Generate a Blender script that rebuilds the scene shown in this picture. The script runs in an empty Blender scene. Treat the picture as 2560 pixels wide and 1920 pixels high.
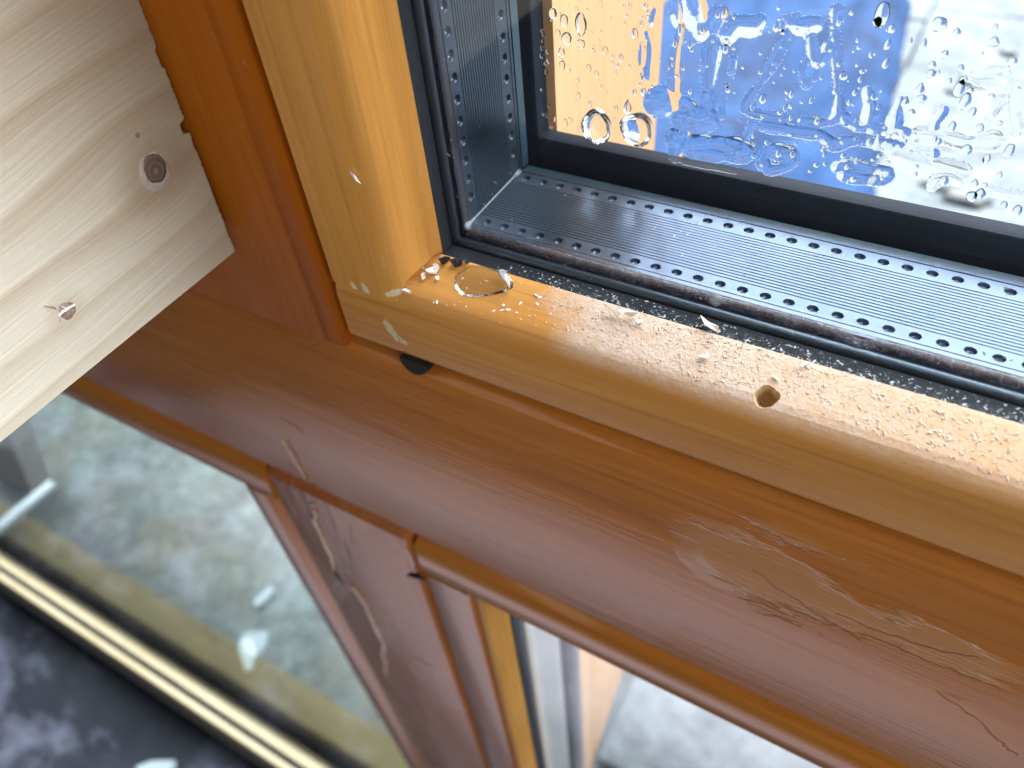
import bpy, bmesh, math, random
from mathutils import Vector, Matrix, noise as mnoise

random.seed(7)
scene = bpy.context.scene
col = scene.collection
U = 0.066                 # metres per working unit
ZO = 16.0                 # working units from the outside ground up to the lens
# axes: X right along the window, Y out through the glass, Z up; the lens is at (0, 0, 0) in working units
M = ((0.86902142, 0.31037075, -0.38532034),
     (0.48815725, -0.66478649, 0.56547451),
     (-0.08064902, -0.67950638, -0.72922343))
FPX = 1890.4


def P(v):
    return Vector((v[0] * U, v[1] * U, (v[2] + ZO) * U))


def ray(u, v):
    d = ((u - 1280) / FPX, (v - 960) / FPX, 1.0)
    return [sum(M[i][k] * d[k] for k in range(3)) for i in range(3)]


def onY(u, v, Y):
    r = ray(u, v); return Vector((r[0] * Y / r[1], Y, r[2] * Y / r[1]))


def onZ(u, v, Z):
    r = ray(u, v); return Vector((r[0] * Z / r[2], r[1] * Z / r[2], Z))


def onX(u, v, X):
    r = ray(u, v); return Vector((X, r[1] * X / r[0], r[2] * X / r[0]))


# ------------------------------------------------------------------ camera
cam = bpy.data.cameras.new('camera')
cam.sensor_width = 36.0
cam.lens = FPX / 2560 * 36
cam.clip_start = 0.005
cam.clip_end = 200.0
cam.dof.use_dof = True
cam.dof.focus_distance = 1.60 * U
cam.dof.aperture_fstop = 20.0
camo = bpy.data.objects.new('camera', cam)
mw = Matrix.Identity(4)
for i in range(3):
    mw[i][0] = M[i][0]; mw[i][1] = -M[i][1]; mw[i][2] = -M[i][2]
mw.translation = P((0, 0, 0))
camo.matrix_world = mw
col.objects.link(camo)
scene.camera = camo

# ------------------------------------------------------------------ light
w = bpy.data.worlds.new('World'); scene.world = w; w.use_nodes = True
bg = w.node_tree.nodes['Background']
bg.inputs['Color'].default_value = (0.80, 0.88, 1.0, 1)
bg.inputs['Strength'].default_value = 0.04


def area(name, loc, target, sx, sy, power, color):
    l = bpy.data.lights.new(name, 'AREA'); l.shape = 'RECTANGLE'
    l.size = sx * U; l.size_y = sy * U; l.energy = power; l.color = color
    o = bpy.data.objects.new(name, l); col.objects.link(o)
    d = Vector(target) - Vector(loc)
    o.location = P(loc); o.rotation_euler = d.to_track_quat('-Z', 'Y').to_euler()
    return o


# overcast daylight outside, seen by everything through the glass
area('daylight', (40, 132, 95), (40, 128, 0), 520, 250, 33000, (0.86, 0.93, 1.0))
# pale light lying low in the room below the lens, and the soft room light from behind the photographer
low = area('room_low_light', (-2.0, -3.7, -11.5), (-2.0, -3.69, 0), 20.0, 5.6, 1.75, (0.92, 0.86, 1.0))
low.data.use_nodes = True                     # a soft-edged light: brightest in the middle
ln = low.data.node_tree
em = ln.nodes['Emission']; ge = ln.nodes.new('ShaderNodeNewGeometry'); se = ln.nodes.new('ShaderNodeSeparateXYZ')
ln.links.new(ge.outputs['Parametric'], se.inputs[0])
fall = []
for ax in (0, 1):
    a_ = ln.nodes.new('ShaderNodeMath'); a_.operation = 'MULTIPLY'; a_.inputs[1].default_value = math.pi
    b_ = ln.nodes.new('ShaderNodeMath'); b_.operation = 'SINE'
    c_ = ln.nodes.new('ShaderNodeMath'); c_.operation = 'POWER'; c_.inputs[1].default_value = 0.8
    ln.links.new(se.outputs[ax], a_.inputs[0]); ln.links.new(a_.outputs[0], b_.inputs[0]); ln.links.new(b_.outputs[0], c_.inputs[0])
    fall.append(c_)
mu = ln.nodes.new('ShaderNodeMath'); mu.operation = 'MULTIPLY'
ln.links.new(fall[0].outputs[0], mu.inputs[0]); ln.links.new(fall[1].outputs[0], mu.inputs[1])
ln.links.new(mu.outputs[0], em.inputs['Strength'])
area('room_light', (10, -7, 4), (-1.4, 0.4, -0.9), 9, 9, 4.9, (1.0, 0.97, 0.93))

vs = scene.view_settings
vs.view_transform = 'Standard'; vs.look = 'None'; vs.exposure = 0.0; vs.gamma = 1.0
scene.render.engine = 'CYCLES'
scene.render.resolution_x = 1024; scene.render.resolution_y = 768

# ------------------------------------------------------------------ material helpers


class NT:
    def __init__(s, name):
        s.mat = bpy.data.materials.new(name); s.mat.use_nodes = True
        s.t = s.mat.node_tree; s.n = s.t.nodes; s.l = s.t.links
        s.bsdf = s.n['Principled BSDF']; s.out = s.n['Material Output']

    def set(s, sock, v):
        if hasattr(v, 'is_linked') or isinstance(v, bpy.types.NodeSocket):
            s.l.new(v, sock)
        elif v is not None:
            sock.default_value = v

    def add(s, kind, props=None, **ins):
        nd = s.n.new(kind)
        for k, v in (props or {}).items(): setattr(nd, k, v)
        for k, v in ins.items():
            k = k.replace('_', ' ') if k.replace('_', ' ') in nd.inputs else k
            s.set(nd.inputs[k], v)
        return nd

    def m(s, op, a, b=0.0, c=None, clamp=False):
        nd = s.n.new('ShaderNodeMath'); nd.operation = op; nd.use_clamp = clamp
        s.set(nd.inputs[0], a); s.set(nd.inputs[1], b)
        if c is not None: s.set(nd.inputs[2], c)
        return nd.outputs[0]

    def pos(s):
        if not hasattr(s, '_p'):
            g = s.n.new('ShaderNodeNewGeometry')
            mp = s.n.new('ShaderNodeMapping')
            mp.inputs['Scale'].default_value = (1 / U, 1 / U, 1 / U)
            mp.inputs['Location'].default_value = (0, 0, -ZO)
            s.l.new(g.outputs['Position'], mp.inputs['Vector'])
            s._p = mp.outputs[0]; s._g = g
            sp = s.n.new('ShaderNodeSeparateXYZ'); s.l.new(s._p, sp.inputs[0])
            s.x, s.y, s.z = sp.outputs
        return s._p

    def noise(s, scale=(1, 1, 1), sc=1.0, detail=3.0, rough=0.55, dist=0.0, loc=(0, 0, 0), vec=None):
        mp = s.n.new('ShaderNodeMapping')
        mp.inputs['Scale'].default_value = scale; mp.inputs['Location'].default_value = loc
        s.l.new(vec or s.pos(), mp.inputs['Vector'])
        nz = s.n.new('ShaderNodeTexNoise')
        nz.inputs['Scale'].default_value = sc; nz.inputs['Detail'].default_value = detail
        nz.inputs['Roughness'].default_value = rough; nz.inputs['Distortion'].default_value = dist
        s.l.new(mp.outputs[0], nz.inputs['Vector'])
        return nz.outputs['Fac']

    def ramp(s, fac, stops, interp='LINEAR'):
        r = s.n.new('ShaderNodeValToRGB'); r.color_ramp.interpolation = interp
        e = r.color_ramp.elements
        while len(e) < len(stops): e.new(0.5)
        for el, (p, c) in zip(e, stops):
            el.position = p; el.color = (c, c, c, 1) if isinstance(c, (int, float)) else (*c, 1)
        s.l.new(fac, r.inputs[0])
        return r.outputs[0]

    def mix(s, f, a, b, blend='MIX'):
        nd = s.n.new('ShaderNodeMix'); nd.data_type = 'RGBA'; nd.blend_type = blend
        s.set(nd.inputs[0], f)
        for sk, v in ((nd.inputs[6], a), (nd.inputs[7], b)):
            if isinstance(v, tuple): v = (*v, 1) if len(v) == 3 else v
            s.set(sk, v)
        return nd.outputs[2]

    def bump(s, h, strength=0.3, dist=0.02, prev=None):
        b = s.n.new('ShaderNodeBump'); b.inputs['Strength'].default_value = strength
        b.inputs['Distance'].default_value = dist * U
        s.l.new(h, b.inputs['Height'])
        if prev: s.l.new(prev, b.inputs['Normal'])
        return b.outputs[0]

    def ell(s, a, b, ca, cb, ra, rb, ang=0.0, wob=0.0, wsc=8.0):
        """0..1 mask inside an ellipse in the (a, b) plane with an uneven edge"""
        s.pos()
        da = s.m('SUBTRACT', a, ca); db = s.m('SUBTRACT', b, cb)
        c_, s_ = math.cos(ang), math.sin(ang)
        pa = s.m('ADD', s.m('MULTIPLY', da, c_ / ra), s.m('MULTIPLY', db, s_ / ra))
        pb = s.m('ADD', s.m('MULTIPLY', da, -s_ / rb), s.m('MULTIPLY', db, c_ / rb))
        d = s.m('SQRT', s.m('ADD', s.m('MULTIPLY', pa, pa), s.m('MULTIPLY', pb, pb)))
        if wob:
            d = s.m('ADD', d, s.m('MULTIPLY', s.m('SUBTRACT', s.noise(sc=wsc, detail=3), 0.5), wob))
        return d

    def done(s, **ins):
        for k, v in ins.items():
            k2 = k.replace('_', ' ')
            if isinstance(v, tuple) and len(v) == 3: v = (*v, 1)
            s.set(s.bsdf.inputs[k2], v)
        return s.mat


def stained(name, dark, mid, light, axis, rough=0.3, coat=0.35, wear=None, seed=0.0, spec=0.10):
    t = NT(name); t.pos()
    def st(k, o):   # stretched along the grain
        return (k, o, o) if axis == 'X' else (o, o, k)
    n1 = t.noise(st(0.35, 2.6), 1.0, 4, 0.55, 0.5, loc=(seed, seed, seed))
    n2 = t.noise(st(1.2, 26.0), 1.0, 3, 0.6, 0.2, loc=(seed + 3, seed, 1))
    n3 = t.noise(st(4.0, 90.0), 1.0, 2, 0.5, 0.0, loc=(1, seed, 5))
    f = t.m('ADD', t.m('MULTIPLY', n1, 0.52), t.m('ADD', t.m('MULTIPLY', n2, 0.37), t.m('MULTIPLY', n3, 0.11)))
    c = t.ramp(f, [(0.33, dark), (0.50, mid), (0.68, light)])
    pore = t.noise(st(1.6, 70.0), 1.0, 4, 0.6, 0.1, loc=(seed, 3, 11))
    c = t.mix(t.m('MULTIPLY', t.ramp(pore, [(0.50, 0.0), (0.68, 1.0)]), 0.42), c, tuple(k * 0.55 for k in dark))
    wide = t.noise(st(0.5, 9.0), 1.0, 3, 0.6, 0.3, loc=(4, seed, 2))
    c = t.mix(t.m('MULTIPLY', t.ramp(wide, [(0.52, 0.0), (0.70, 1.0)]), 0.45), c, dark)
    blot = t.noise((1, 1, 1), 1.1, 2, 0.5, 0, loc=(seed * 2, 4, 0))
    c = t.mix(t.ramp(blot, [(0.35, 0.0), (0.7, 0.35)]), c, light)
    h = t.m('ADD', t.m('MULTIPLY', n2, 0.6), t.m('MULTIPLY', n3, 0.4))
    nb = t.bump(h, 0.07, 0.02)
    # short pale nicks along the grain
    vn = t.noise(st(7.0, 60.0), 1.0, 1, 0.5, 0.0, loc=(9, 2, seed))
    nick = t.m('MULTIPLY', t.ramp(vn, [(0.765, 0.0), (0.785, 1.0)]), t.ramp(t.noise((1.3, 1.3, 1.3), 1.0, 1, 0.5, loc=(5, 5, seed)), [(0.54, 0.0), (0.66, 0.5)]))
    c = t.mix(nick, c, (0.55, 0.38, 0.25))
    r = t.ramp(t.noise(st(0.8, 9.0), 1.0, 3, 0.6, loc=(2, 8, 1)), [(0.3, rough * 0.8), (0.75, rough * 1.35)])
    if wear:
        c, nb, r = wear(t, c, nb, r)
    return t.done(Base_Color=c, Roughness=r, Normal=nb, Coat_Normal=nb, Coat_Weight=coat, Coat_Roughness=0.13, Specular_IOR_Level=spec)


def transom_wear(t, c, nb, r):
    # worn, raised grain lines where the varnish has lifted, towards the right
    p = onY(2080, 1500, 1.0)
    d = t.ell(t.x, t.z, p.x, p.z, 0.42, 0.21, -0.10, 0.9, 3.0)
    zone = t.ramp(d, [(0.75, 1.0), (1.1, 0.0)])
    n = t.noise((1.1, 1.1, 4.6), 1.0, 5, 0.6, 0.35, loc=(3.1, 0, 2.2))
    line = t.ramp(t.m('ABSOLUTE', t.m('SUBTRACT', n, 0.5)), [(0.0, 1.0), (0.022, 0.0)])
    line = t.m('MULTIPLY', line, zone)
    step = t.m('MULTIPLY', t.ramp(n, [(0.48, 0.0), (0.52, 1.0)]), zone)
    c = t.mix(t.m('MULTIPLY', line, 0.32), c, (0.60, 0.42, 0.28))
    c = t.mix(t.m('MULTIPLY', step, 0.48), c, (0.56, 0.32, 0.17))
    nb = t.bump(t.m('ADD', step, t.m('MULTIPLY', line, 0.7)), 0.5, 0.012, nb)
    # grey weathered streak low on the rail
    zb = t.m('ADD', t.z, t.m('MULTIPLY', t.m('SUBTRACT', t.noise((0.8, 1, 3), 1.0, 3), 0.5), 0.25))
    band = t.ramp(t.m('ABSOLUTE', t.m('ADD', zb, 2.10)), [(0.02, 1.0), (0.12, 0.0)])
    c = t.mix(t.m('MULTIPLY', band, 0.2), c, (0.16, 0.06, 0.03))
    # fine dull bloom of dust
    dn = t.noise((2, 2, 7), 1.0, 6, 0.7)
    c = t.mix(t.ramp(dn, [(0.45, 0.0), (0.8, 0.08)]), c, (0.45, 0.36, 0.32))
    r = t.m('ADD', r, t.m('MULTIPLY', zone, 0.12))
    return c, nb, r


def bead_h_wear(t, c, nb, r):
    def chip(px, py, ra, rb, ang, c, nb):
        p = onY(px, py, 1.0)
        d = t.ell(t.x, t.z, p.x, p.z, ra, rb, ang, 1.7, 46.0)
        k = t.ramp(d, [(0.82, 1.0), (0.95, 0.0)])
        return t.mix(k, c, (0.62, 0.52, 0.30)), t.bump(t.m('MULTIPLY', k, -1.0), 0.5, 0.004, nb)
    c, nb = chip(978, 824, 0.036, 0.016, -1.15, c, nb)
    c, nb = chip(1000, 848, 0.026, 0.012, -0.6, c, nb)
    # sawdust bloom on the upward face
    sep = t.n.new('ShaderNodeSeparateXYZ'); t.l.new(t._g.outputs['Normal'], sep.inputs[0])
    up = t.ramp(sep.outputs[2], [(0.30, 0.0), (0.80, 1.0)])
    xn = t.m('ADD', t.x, t.m('MULTIPLY', t.m('SUBTRACT', t.noise(sc=6.0, detail=4), 0.5), 0.30))
    zone = t.ramp(t.m('ADD', xn, 0.62), [(0.0, 0.0), (0.10, 1.0)])
    far = t.ramp(t.m('MULTIPLY', t.m('ADD', t.x, 0.2), 1.0), [(0.0, 1.0), (0.5, 0.55)])
    fine = t.ramp(t.noise(sc=42.0, detail=5, rough=0.7), [(0.34, 0.62), (0.60, 1.0)])
    k = t.m('MULTIPLY', t.m('MULTIPLY', up, zone), t.m('MULTIPLY', fine, far))
    c = t.mix(t.m('MULTIPLY', k, 0.88), c, (0.62, 0.51, 0.435))
    nb = t.bump(t.m('MULTIPLY', t.noise(sc=120.0, detail=3), k), 0.35, 0.006, nb)
    r = t.m('ADD', r, t.m('MULTIPLY', k, 0.4))
    return c, nb, r


def bead_v_wear(t, c, nb, r):
    for px, py, ra, rb, ang in ((888, 712, 0.018, 0.008, -1.25), (918, 722, 0.022, 0.009, -1.15), (985, 738, 0.035, 0.011, 0.1)):
        p = onY(px, py, 1.0)
        d = t.ell(t.x, t.z, p.x, p.z, ra, rb, ang, 1.7, 46.0)
        c = t.mix(t.ramp(d, [(0.82, 1.0), (0.95, 0.0)]), c, (0.66, 0.57, 0.36))
    return c, nb, r


def post_wear(t, c, nb, r):
    n = t.noise((2.6, 2.6, 0.7), 1.0, 4, 0.6, 0.7, loc=(4, 2, 7))
    step = t.ramp(n, [(0.50, 0.0), (0.53, 1.0)])
    c = t.mix(t.m('MULTIPLY', step, 0.30), c, (0.34, 0.12, 0.04))
    r = t.m('ADD', r, t.m('MULTIPLY', step, 0.10))
    nb = t.bump(step, 0.25, 0.006, nb)
    return c, nb, r


m_transom = stained('stained_rail_wood', (0.33, 0.100, 0.016), (0.45, 0.155, 0.027), (0.54, 0.215, 0.045), 'X', 0.45, 0.85, transom_wear, 1.0)
m_stile = stained('stained_stile_wood', (0.25, 0.056, 0.003), (0.335, 0.084, 0.004), (0.40, 0.120, 0.008), 'Z', 0.5, 0.06, None, 4.0)
m_post = stained('stained_post_wood', (0.33, 0.110, 0.035), (0.46, 0.160, 0.048), (0.55, 0.215, 0.07), 'Z', 0.30, 0.7, post_wear, 8.0)
m_lipx = stained('stained_trim_wood_level', (0.36, 0.12, 0.018), (0.48, 0.17, 0.024), (0.56, 0.22, 0.035), 'X', 0.30, 0.9, None, 2.0)
m_lipz = stained('stained_trim_wood_upright', (0.33, 0.105, 0.025), (0.44, 0.15, 0.032), (0.52, 0.20, 0.045), 'Z', 0.30, 0.9, None, 6.0)
m_beadh = stained('yellow_bead_wood_level', (0.44, 0.188, 0.040), (0.56, 0.258, 0.064), (0.65, 0.345, 0.108), 'X', 0.42, 0.12, bead_h_wear, 3.0, 0.22)
m_beadv = stained('yellow_bead_wood_upright', (0.43, 0.180, 0.032), (0.53, 0.236, 0.046), (0.62, 0.31, 0.08), 'Z', 0.42, 0.12, bead_v_wear, 5.0, 0.22)
m_beadl = stained('yellow_bead_wood_lower', (0.38, 0.17, 0.035), (0.46, 0.22, 0.05), (0.52, 0.27, 0.065), 'Z', 0.40, 0.2, None, 7.0)
m_cheek = stained('orange_outdoor_wood', (0.38, 0.215, 0.10), (0.42, 0.24, 0.117), (0.46, 0.27, 0.135), 'Z', 0.6, 0.0, None, 9.0)
m_sill = stained('bleached_sill_wood', (0.27, 0.195, 0.11), (0.33, 0.255, 0.16), (0.39, 0.315, 0.215), 'X', 0.6, 0.0, None, 11.0)
m_olive = stained('wet_olive_wood', (0.055, 0.042, 0.014), (0.090, 0.068, 0.024), (0.13, 0.10, 0.040), 'X', 0.5, 0.0, None, 12.0)


def simple(name, color, rough=0.5, metal=0.0, nsc=None, namt=0.2, c2=None, bump=0.0, **kw):
    t = NT(name); t.pos()
    c = color
    nb = None
    if nsc:
        n = t.noise(sc=nsc, detail=5, rough=0.65)
        c = t.mix(t.ramp(n, [(0.35, 0.0), (0.7, namt)]), color, c2 or tuple(min(1, k * 1.8) for k in color))
        if bump: nb = t.bump(n, bump, 0.01)
    return t.done(Base_Color=c, Roughness=rough, Metallic=metal, Normal=nb, **kw)


m_rubber = simple('black_rubber', (0.010, 0.011, 0.014), 0.32, 0, 30.0, 0.5, (0.022, 0.024, 0.03))
m_butyl = simple('black_sealant', (0.008, 0.008, 0.016), 0.22, 0, 60.0, 0.6, (0.02, 0.02, 0.035), 0.6)
m_cap = simple('black_outer_trim', (0.005, 0.006, 0.010), 0.75, 0, 9.0, 0.4, (0.009, 0.011, 0.016), Specular_IOR_Level=0.12)
m_greenedge = simple('green_glass_edge', (0.012, 0.028, 0.040), 0.4, 0, 60.0, 0.6, (0.022, 0.05, 0.07))
m_hole = simple('raw_drilled_wood', (0.62, 0.43, 0.24), 0.9, 0, 60.0, 0.6, (0.55, 0.38, 0.2), 0.8)
m_chip = simple('raw_wood_chip', (0.80, 0.70, 0.58), 0.7, 0, 50.0, 0.4, (0.9, 0.85, 0.78), 0.3)
m_dust = simple('sawdust', (0.62, 0.51, 0.42), 0.9, 0, 25.0, 0.9, (0.38, 0.26, 0.18))
m_white = simple('white_crumb', (0.80, 0.80, 0.80), 0.6, 0, 60.0, 0.4, (0.95, 0.95, 0.95), 0.3)
m_speck = simple('pale_speck', (0.40, 0.42, 0.43), 0.8, 0, 60.0, 0.8, (0.16, 0.18, 0.21))
m_plaster = simple('pale_plaster_scrap', (0.17, 0.20, 0.215), 0.7, 0, 6.0, 0.5, (0.25, 0.28, 0.30))


def tape_mat():
    t = NT('dusty_black_tape'); t.pos()
    n = t.noise(sc=70.0, detail=4, rough=0.75)
    xz = t.ramp(t.m('ADD', t.m('MULTIPLY', t.x, 1.0), 0.78), [(0.0, 0.25), (0.3, 1.0)])
    near = t.ramp(t.m('SUBTRACT', t.y, 1.12), [(0.0, 1.0), (0.045, 0.1)])
    k = t.m('MULTIPLY', t.m('MULTIPLY', t.ramp(n, [(0.50, 0.0), (0.72, 0.22)]), near), xz)
    c = t.mix(k, (0.012, 0.013, 0.016), (0.30, 0.32, 0.32))
    return t.done(Base_Color=c, Roughness=0.75, Specular_IOR_Level=0.08, Normal=t.bump(n, 0.4, 0.006))


m_tape = tape_mat()


def spacer_mat():
    t = NT('grey_spacer_metal'); t.pos()
    sm = t.noise(sc=5.0, detail=4, rough=0.6)
    corner = t.ell(t.x, t.z, -0.905, -1.02, 0.22, 0.16, 0.0, 0.7, 7.0)   # smeared sealant film in the corner
    k = t.ramp(corner, [(0.45, 1.0), (1.1, 0.0)])
    c = t.mix(t.ramp(sm, [(0.3, 0.0), (0.8, 0.5)]), (0.047, 0.062, 0.090), (0.060, 0.077, 0.106))
    c = t.mix(t.m('MULTIPLY', k, 0.8), c, (0.05, 0.068, 0.085))
    r = t.m('ADD', t.ramp(sm, [(0.3, 0.26), (0.7, 0.36)]), t.m('MULTIPLY', k, 0.14))
    g = t.noise((1.0, 60.0, 1.0), 1.0, 2)
    return t.done(Base_Color=c, Metallic=0.92, Roughness=r, Normal=t.bump(g, 0.04, 0.004))


m_spacer = spacer_mat()


def pane_mat(name, tint):
    t = NT(name); t.n.remove(t.bsdf)
    tr = t.add('ShaderNodeBsdfTransparent', Color=(*tint, 1))
    gl = t.add('ShaderNodeBsdfGlossy', Color=(1, 1, 1, 1), Roughness=0.0)
    lw = t.add('ShaderNodeLayerWeight', Blend=0.5)       # Schlick reflectance, the same from both sides of the thin pane
    fr = t.m('ADD', t.m('MULTIPLY', t.m('POWER', lw.outputs['Facing'], 5.0), 0.96), 0.026)
    mx = t.n.new('ShaderNodeMixShader')
    t.l.new(fr, mx.inputs[0]); t.l.new(tr.outputs[0], mx.inputs[1]); t.l.new(gl.outputs[0], mx.inputs[2])
    t.l.new(mx.outputs[0], t.out.inputs['Surface'])
    return t.mat


m_pane = pane_mat('clear_glass', (0.985, 0.992, 0.995))
m_pane_g = pane_mat('greenish_glass', (0.93, 0.97, 0.96))


def water_mat():
    t = NT('rain_water'); t.n.remove(t.bsdf)
    g = t.add('ShaderNodeBsdfGlass', Color=(1, 1, 1, 1), Roughness=0.0, IOR=1.33)
    t.l.new(g.outputs[0], t.out.inputs['Surface'])
    return t.mat


m_water = water_mat()


def beam_mat():
    t = NT('pale_sawn_softwood'); t.pos()
    k1 = onX(388, 428, -1.44); k2 = onX(165, 775, -1.44)
    zz = t.z
    for kp, amp, rad in ((k1, 0.9, 0.16), (k2, 0.6, 0.07)):
        d = t.ell(t.y, t.z, kp.y, kp.z, rad * 1.5, rad)
        e = t.m('POWER', 2.718, t.m('MULTIPLY', t.m('MULTIPLY', d, d), -1.0))
        zz = t.m('SUBTRACT', zz, t.m('MULTIPLY', t.m('MULTIPLY', t.m('SUBTRACT', t.z, kp.z), e), amp * 0.45))
    wob = t.noise((0.2, 0.9, 1.6), 1.0, 2, 0.5)
    zz = t.m('ADD', zz, t.m('MULTIPLY', t.m('SUBTRACT', wob, 0.5), 0.09))
    zz = t.m('ADD', zz, t.m('MULTIPLY', t.y, -0.05))
    cv = t.n.new('ShaderNodeCombineXYZ'); t.l.new(t.y, cv.inputs[1]); t.l.new(zz, cv.inputs[2])
    v = cv.outputs[0]
    # growth rings: broad at the top of the board, narrow towards its lower edge
    warp = t.m('MULTIPLY', t.m('POWER', t.m('MAXIMUM', t.m('ADD', zz, 1.65), 0.05), 0.55), 14.0)
    phase = t.m('ADD', warp, t.m('MULTIPLY', t.noise((1, 0.25, 2.0), 1.0, 2, vec=v), 1.1))
    saw = t.m('FRACT', phase)
    ring = t.ramp(saw, [(0.0, 0.0), (0.45, 0.2), (0.85, 1.0), (1.0, 0.0)])
    amp = t.ramp(t.noise((1, 0.35, 3.0), 1.0, 2, vec=v, loc=(0, 3, 1)), [(0.3, 0.25), (0.7, 1.0)])
    fib = t.noise((1, 2.2, 110), 1.0, 3, 0.6, vec=v)
    c = t.mix(t.m('MULTIPLY', ring, t.m('MULTIPLY', amp, 0.68)), (0.49, 0.44, 0.35), (0.28, 0.19, 0.11))
    c = t.mix(t.ramp(fib, [(0.35, 0.0), (0.7, 0.16)]), c, (0.29, 0.22, 0.155))
    # darker brown towards the top end: fall-off of light put into the colour
    hz = t.m('ADD', t.m('MULTIPLY', t.z, 0.62), t.m('MULTIPLY', t.y, 0.85))
    warm = t.ramp(t.m('ADD', hz, t.m('MULTIPLY', t.noise((1, 1.0, 3.0), 1.0, 3), 0.25)), [(0.10, 0.0), (0.62, 0.7)])
    c = t.mix(warm, c, (0.27, 0.185, 0.115))
    # resin halo round the sound knot
    for kp, rad, col_ in ((k1, 0.10, (0.23, 0.155, 0.09)), (k2, 0.045, (0.35, 0.275, 0.20))):
        d = t.ell(t.y, t.z, kp.y, kp.z, rad * 1.25, rad, 0.3, 0.5, 9.0)
        c = t.mix(t.ramp(d, [(0.45, 0.5), (1.25, 0.0)]), c, col_)
    nb = t.bump(t.m('ADD', t.m('MULTIPLY', fib, 0.6), t.m('MULTIPLY', ring, 0.4)), 0.25, 0.012)
    return t.done(Base_Color=c, Roughness=0.62, Normal=nb)


m_beam = beam_mat()


def knot_mat():
    t = NT('knot_wood'); t.pos()
    kp = onX(388, 428, -1.44)
    d = t.ell(t.y, t.z, kp.y, kp.z, 0.036, 0.036, 0.0, 0.35, 30.0)
    wave = t.m('SINE', t.m('MULTIPLY', d, 16.0))
    c = t.ramp(t.m('ADD', t.m('MULTIPLY', wave, 0.2), 0.5), [(0.3, (0.085, 0.055, 0.04)), (0.7, (0.135, 0.09, 0.065))])
    c = t.mix(t.ramp(d, [(0.05, 1.0), (0.16, 0.0)]), c, (0.22, 0.10, 0.08))
    return t.done(Base_Color=c, Roughness=0.7, Normal=t.bump(wave, 0.2, 0.004))


m_knot = knot_mat()
m_bark = simple('pale_knot_ring', (0.40, 0.35, 0.30), 0.8, 0, 45.0, 0.7, (0.23, 0.17, 0.12), 0.5)
m_knothole = simple('torn_knot', (0.15, 0.075, 0.05), 0.6, 0, 50.0, 0.7, (0.42, 0.32, 0.26), 0.6)


def concrete_mat(name, a, b, c3, sc):
    t = NT(name); t.pos()
    n = t.noise((1, 1, 1), sc, 6, 0.62, 0.4); n2 = t.noise((1, 1, 1), sc * 5, 5, 0.7)
    c = t.ramp(n, [(0.34, a), (0.52, b), (0.68, c3)])
    c = t.mix(t.ramp(n2, [(0.4, 0.0), (0.75, 0.35)]), c, a)
    return t.done(Base_Color=c, Roughness=t.ramp(n2, [(0.3, 0.35), (0.7, 0.8)]), Normal=t.bump(n2, 0.4, 0.08))


def ground_mat():
    t = NT('mottled_wet_concrete'); t.pos()
    n = t.noise((1, 1, 1), 0.8, 9, 0.72, 0.0); n2 = t.noise((1, 1, 1), 3.4, 6, 0.7); n3 = t.noise((1, 1, 1), 0.4, 5, 0.65, 0.0, loc=(7, 3, 0))
    c = t.ramp(n, [(0.34, (0.013, 0.017, 0.013)), (0.50, (0.034, 0.046, 0.038)), (0.66, (0.074, 0.100, 0.088))])
    c = t.mix(t.ramp(n3, [(0.46, 0.0), (0.66, 0.75)]), c, (0.060, 0.048, 0.022))
    c = t.mix(t.ramp(n2, [(0.45, 0.0), (0.72, 0.6)]), c, (0.016, 0.016, 0.014))
    return t.done(Base_Color=c, Roughness=t.ramp(n2, [(0.3, 0.3), (0.7, 0.8)]), Normal=t.bump(n2, 0.5, 0.08))


m_ground = ground_mat()
m_slab = concrete_mat('pale_paving', (0.030, 0.035, 0.037), (0.068, 0.078, 0.083), (0.105, 0.112, 0.114), 0.8)
m_tarp = simple('blue_plastic_sheet', (0.002, 0.012, 0.044), 0.8, 0, 0.30, 1.0, (0.008, 0.045, 0.130), 0.6, Specular_IOR_Level=0.25)


def darkboard_mat():
    t = NT('dusty_dark_board'); t.pos()
    n = t.noise((0.7, 1.0, 1), 1.0, 9, 0.7, 0.15)
    n2 = t.noise((1, 1, 1), 0.35, 3, 0.5, 0.3, loc=(3, 3, 0))
    c = t.ramp(n2, [(0.35, (0.006, 0.004, 0.009)), (0.65, (0.016, 0.018, 0.022))])
    k = t.ramp(n, [(0.48, 0.0), (0.72, 0.42)])
    c = t.mix(k, c, (0.15, 0.15, 0.20))
    return t.done(Base_Color=c, Roughness=0.8, Specular_IOR_Level=0.12, Normal=t.bump(n, 0.3, 0.05))


m_dark = darkboard_mat()
m_greypost = simple('grey_board', (0.20, 0.19, 0.165), 0.7, 0, 2.0, 0.5, (0.27, 0.255, 0.225))

# ------------------------------------------------------------------ object helpers


def tag(o, label=None, cat=None, group=None, kind=None):
    if label: o['label'] = label
    if cat: o['category'] = cat
    if group: o['group'] = group
    if kind: o['kind'] = kind
    return o


def empty(name, loc):
    o = bpy.data.objects.new(name, None); o.empty_display_size = 0.01
    o.location = P(loc); col.objects.link(o)
    return o


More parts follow.
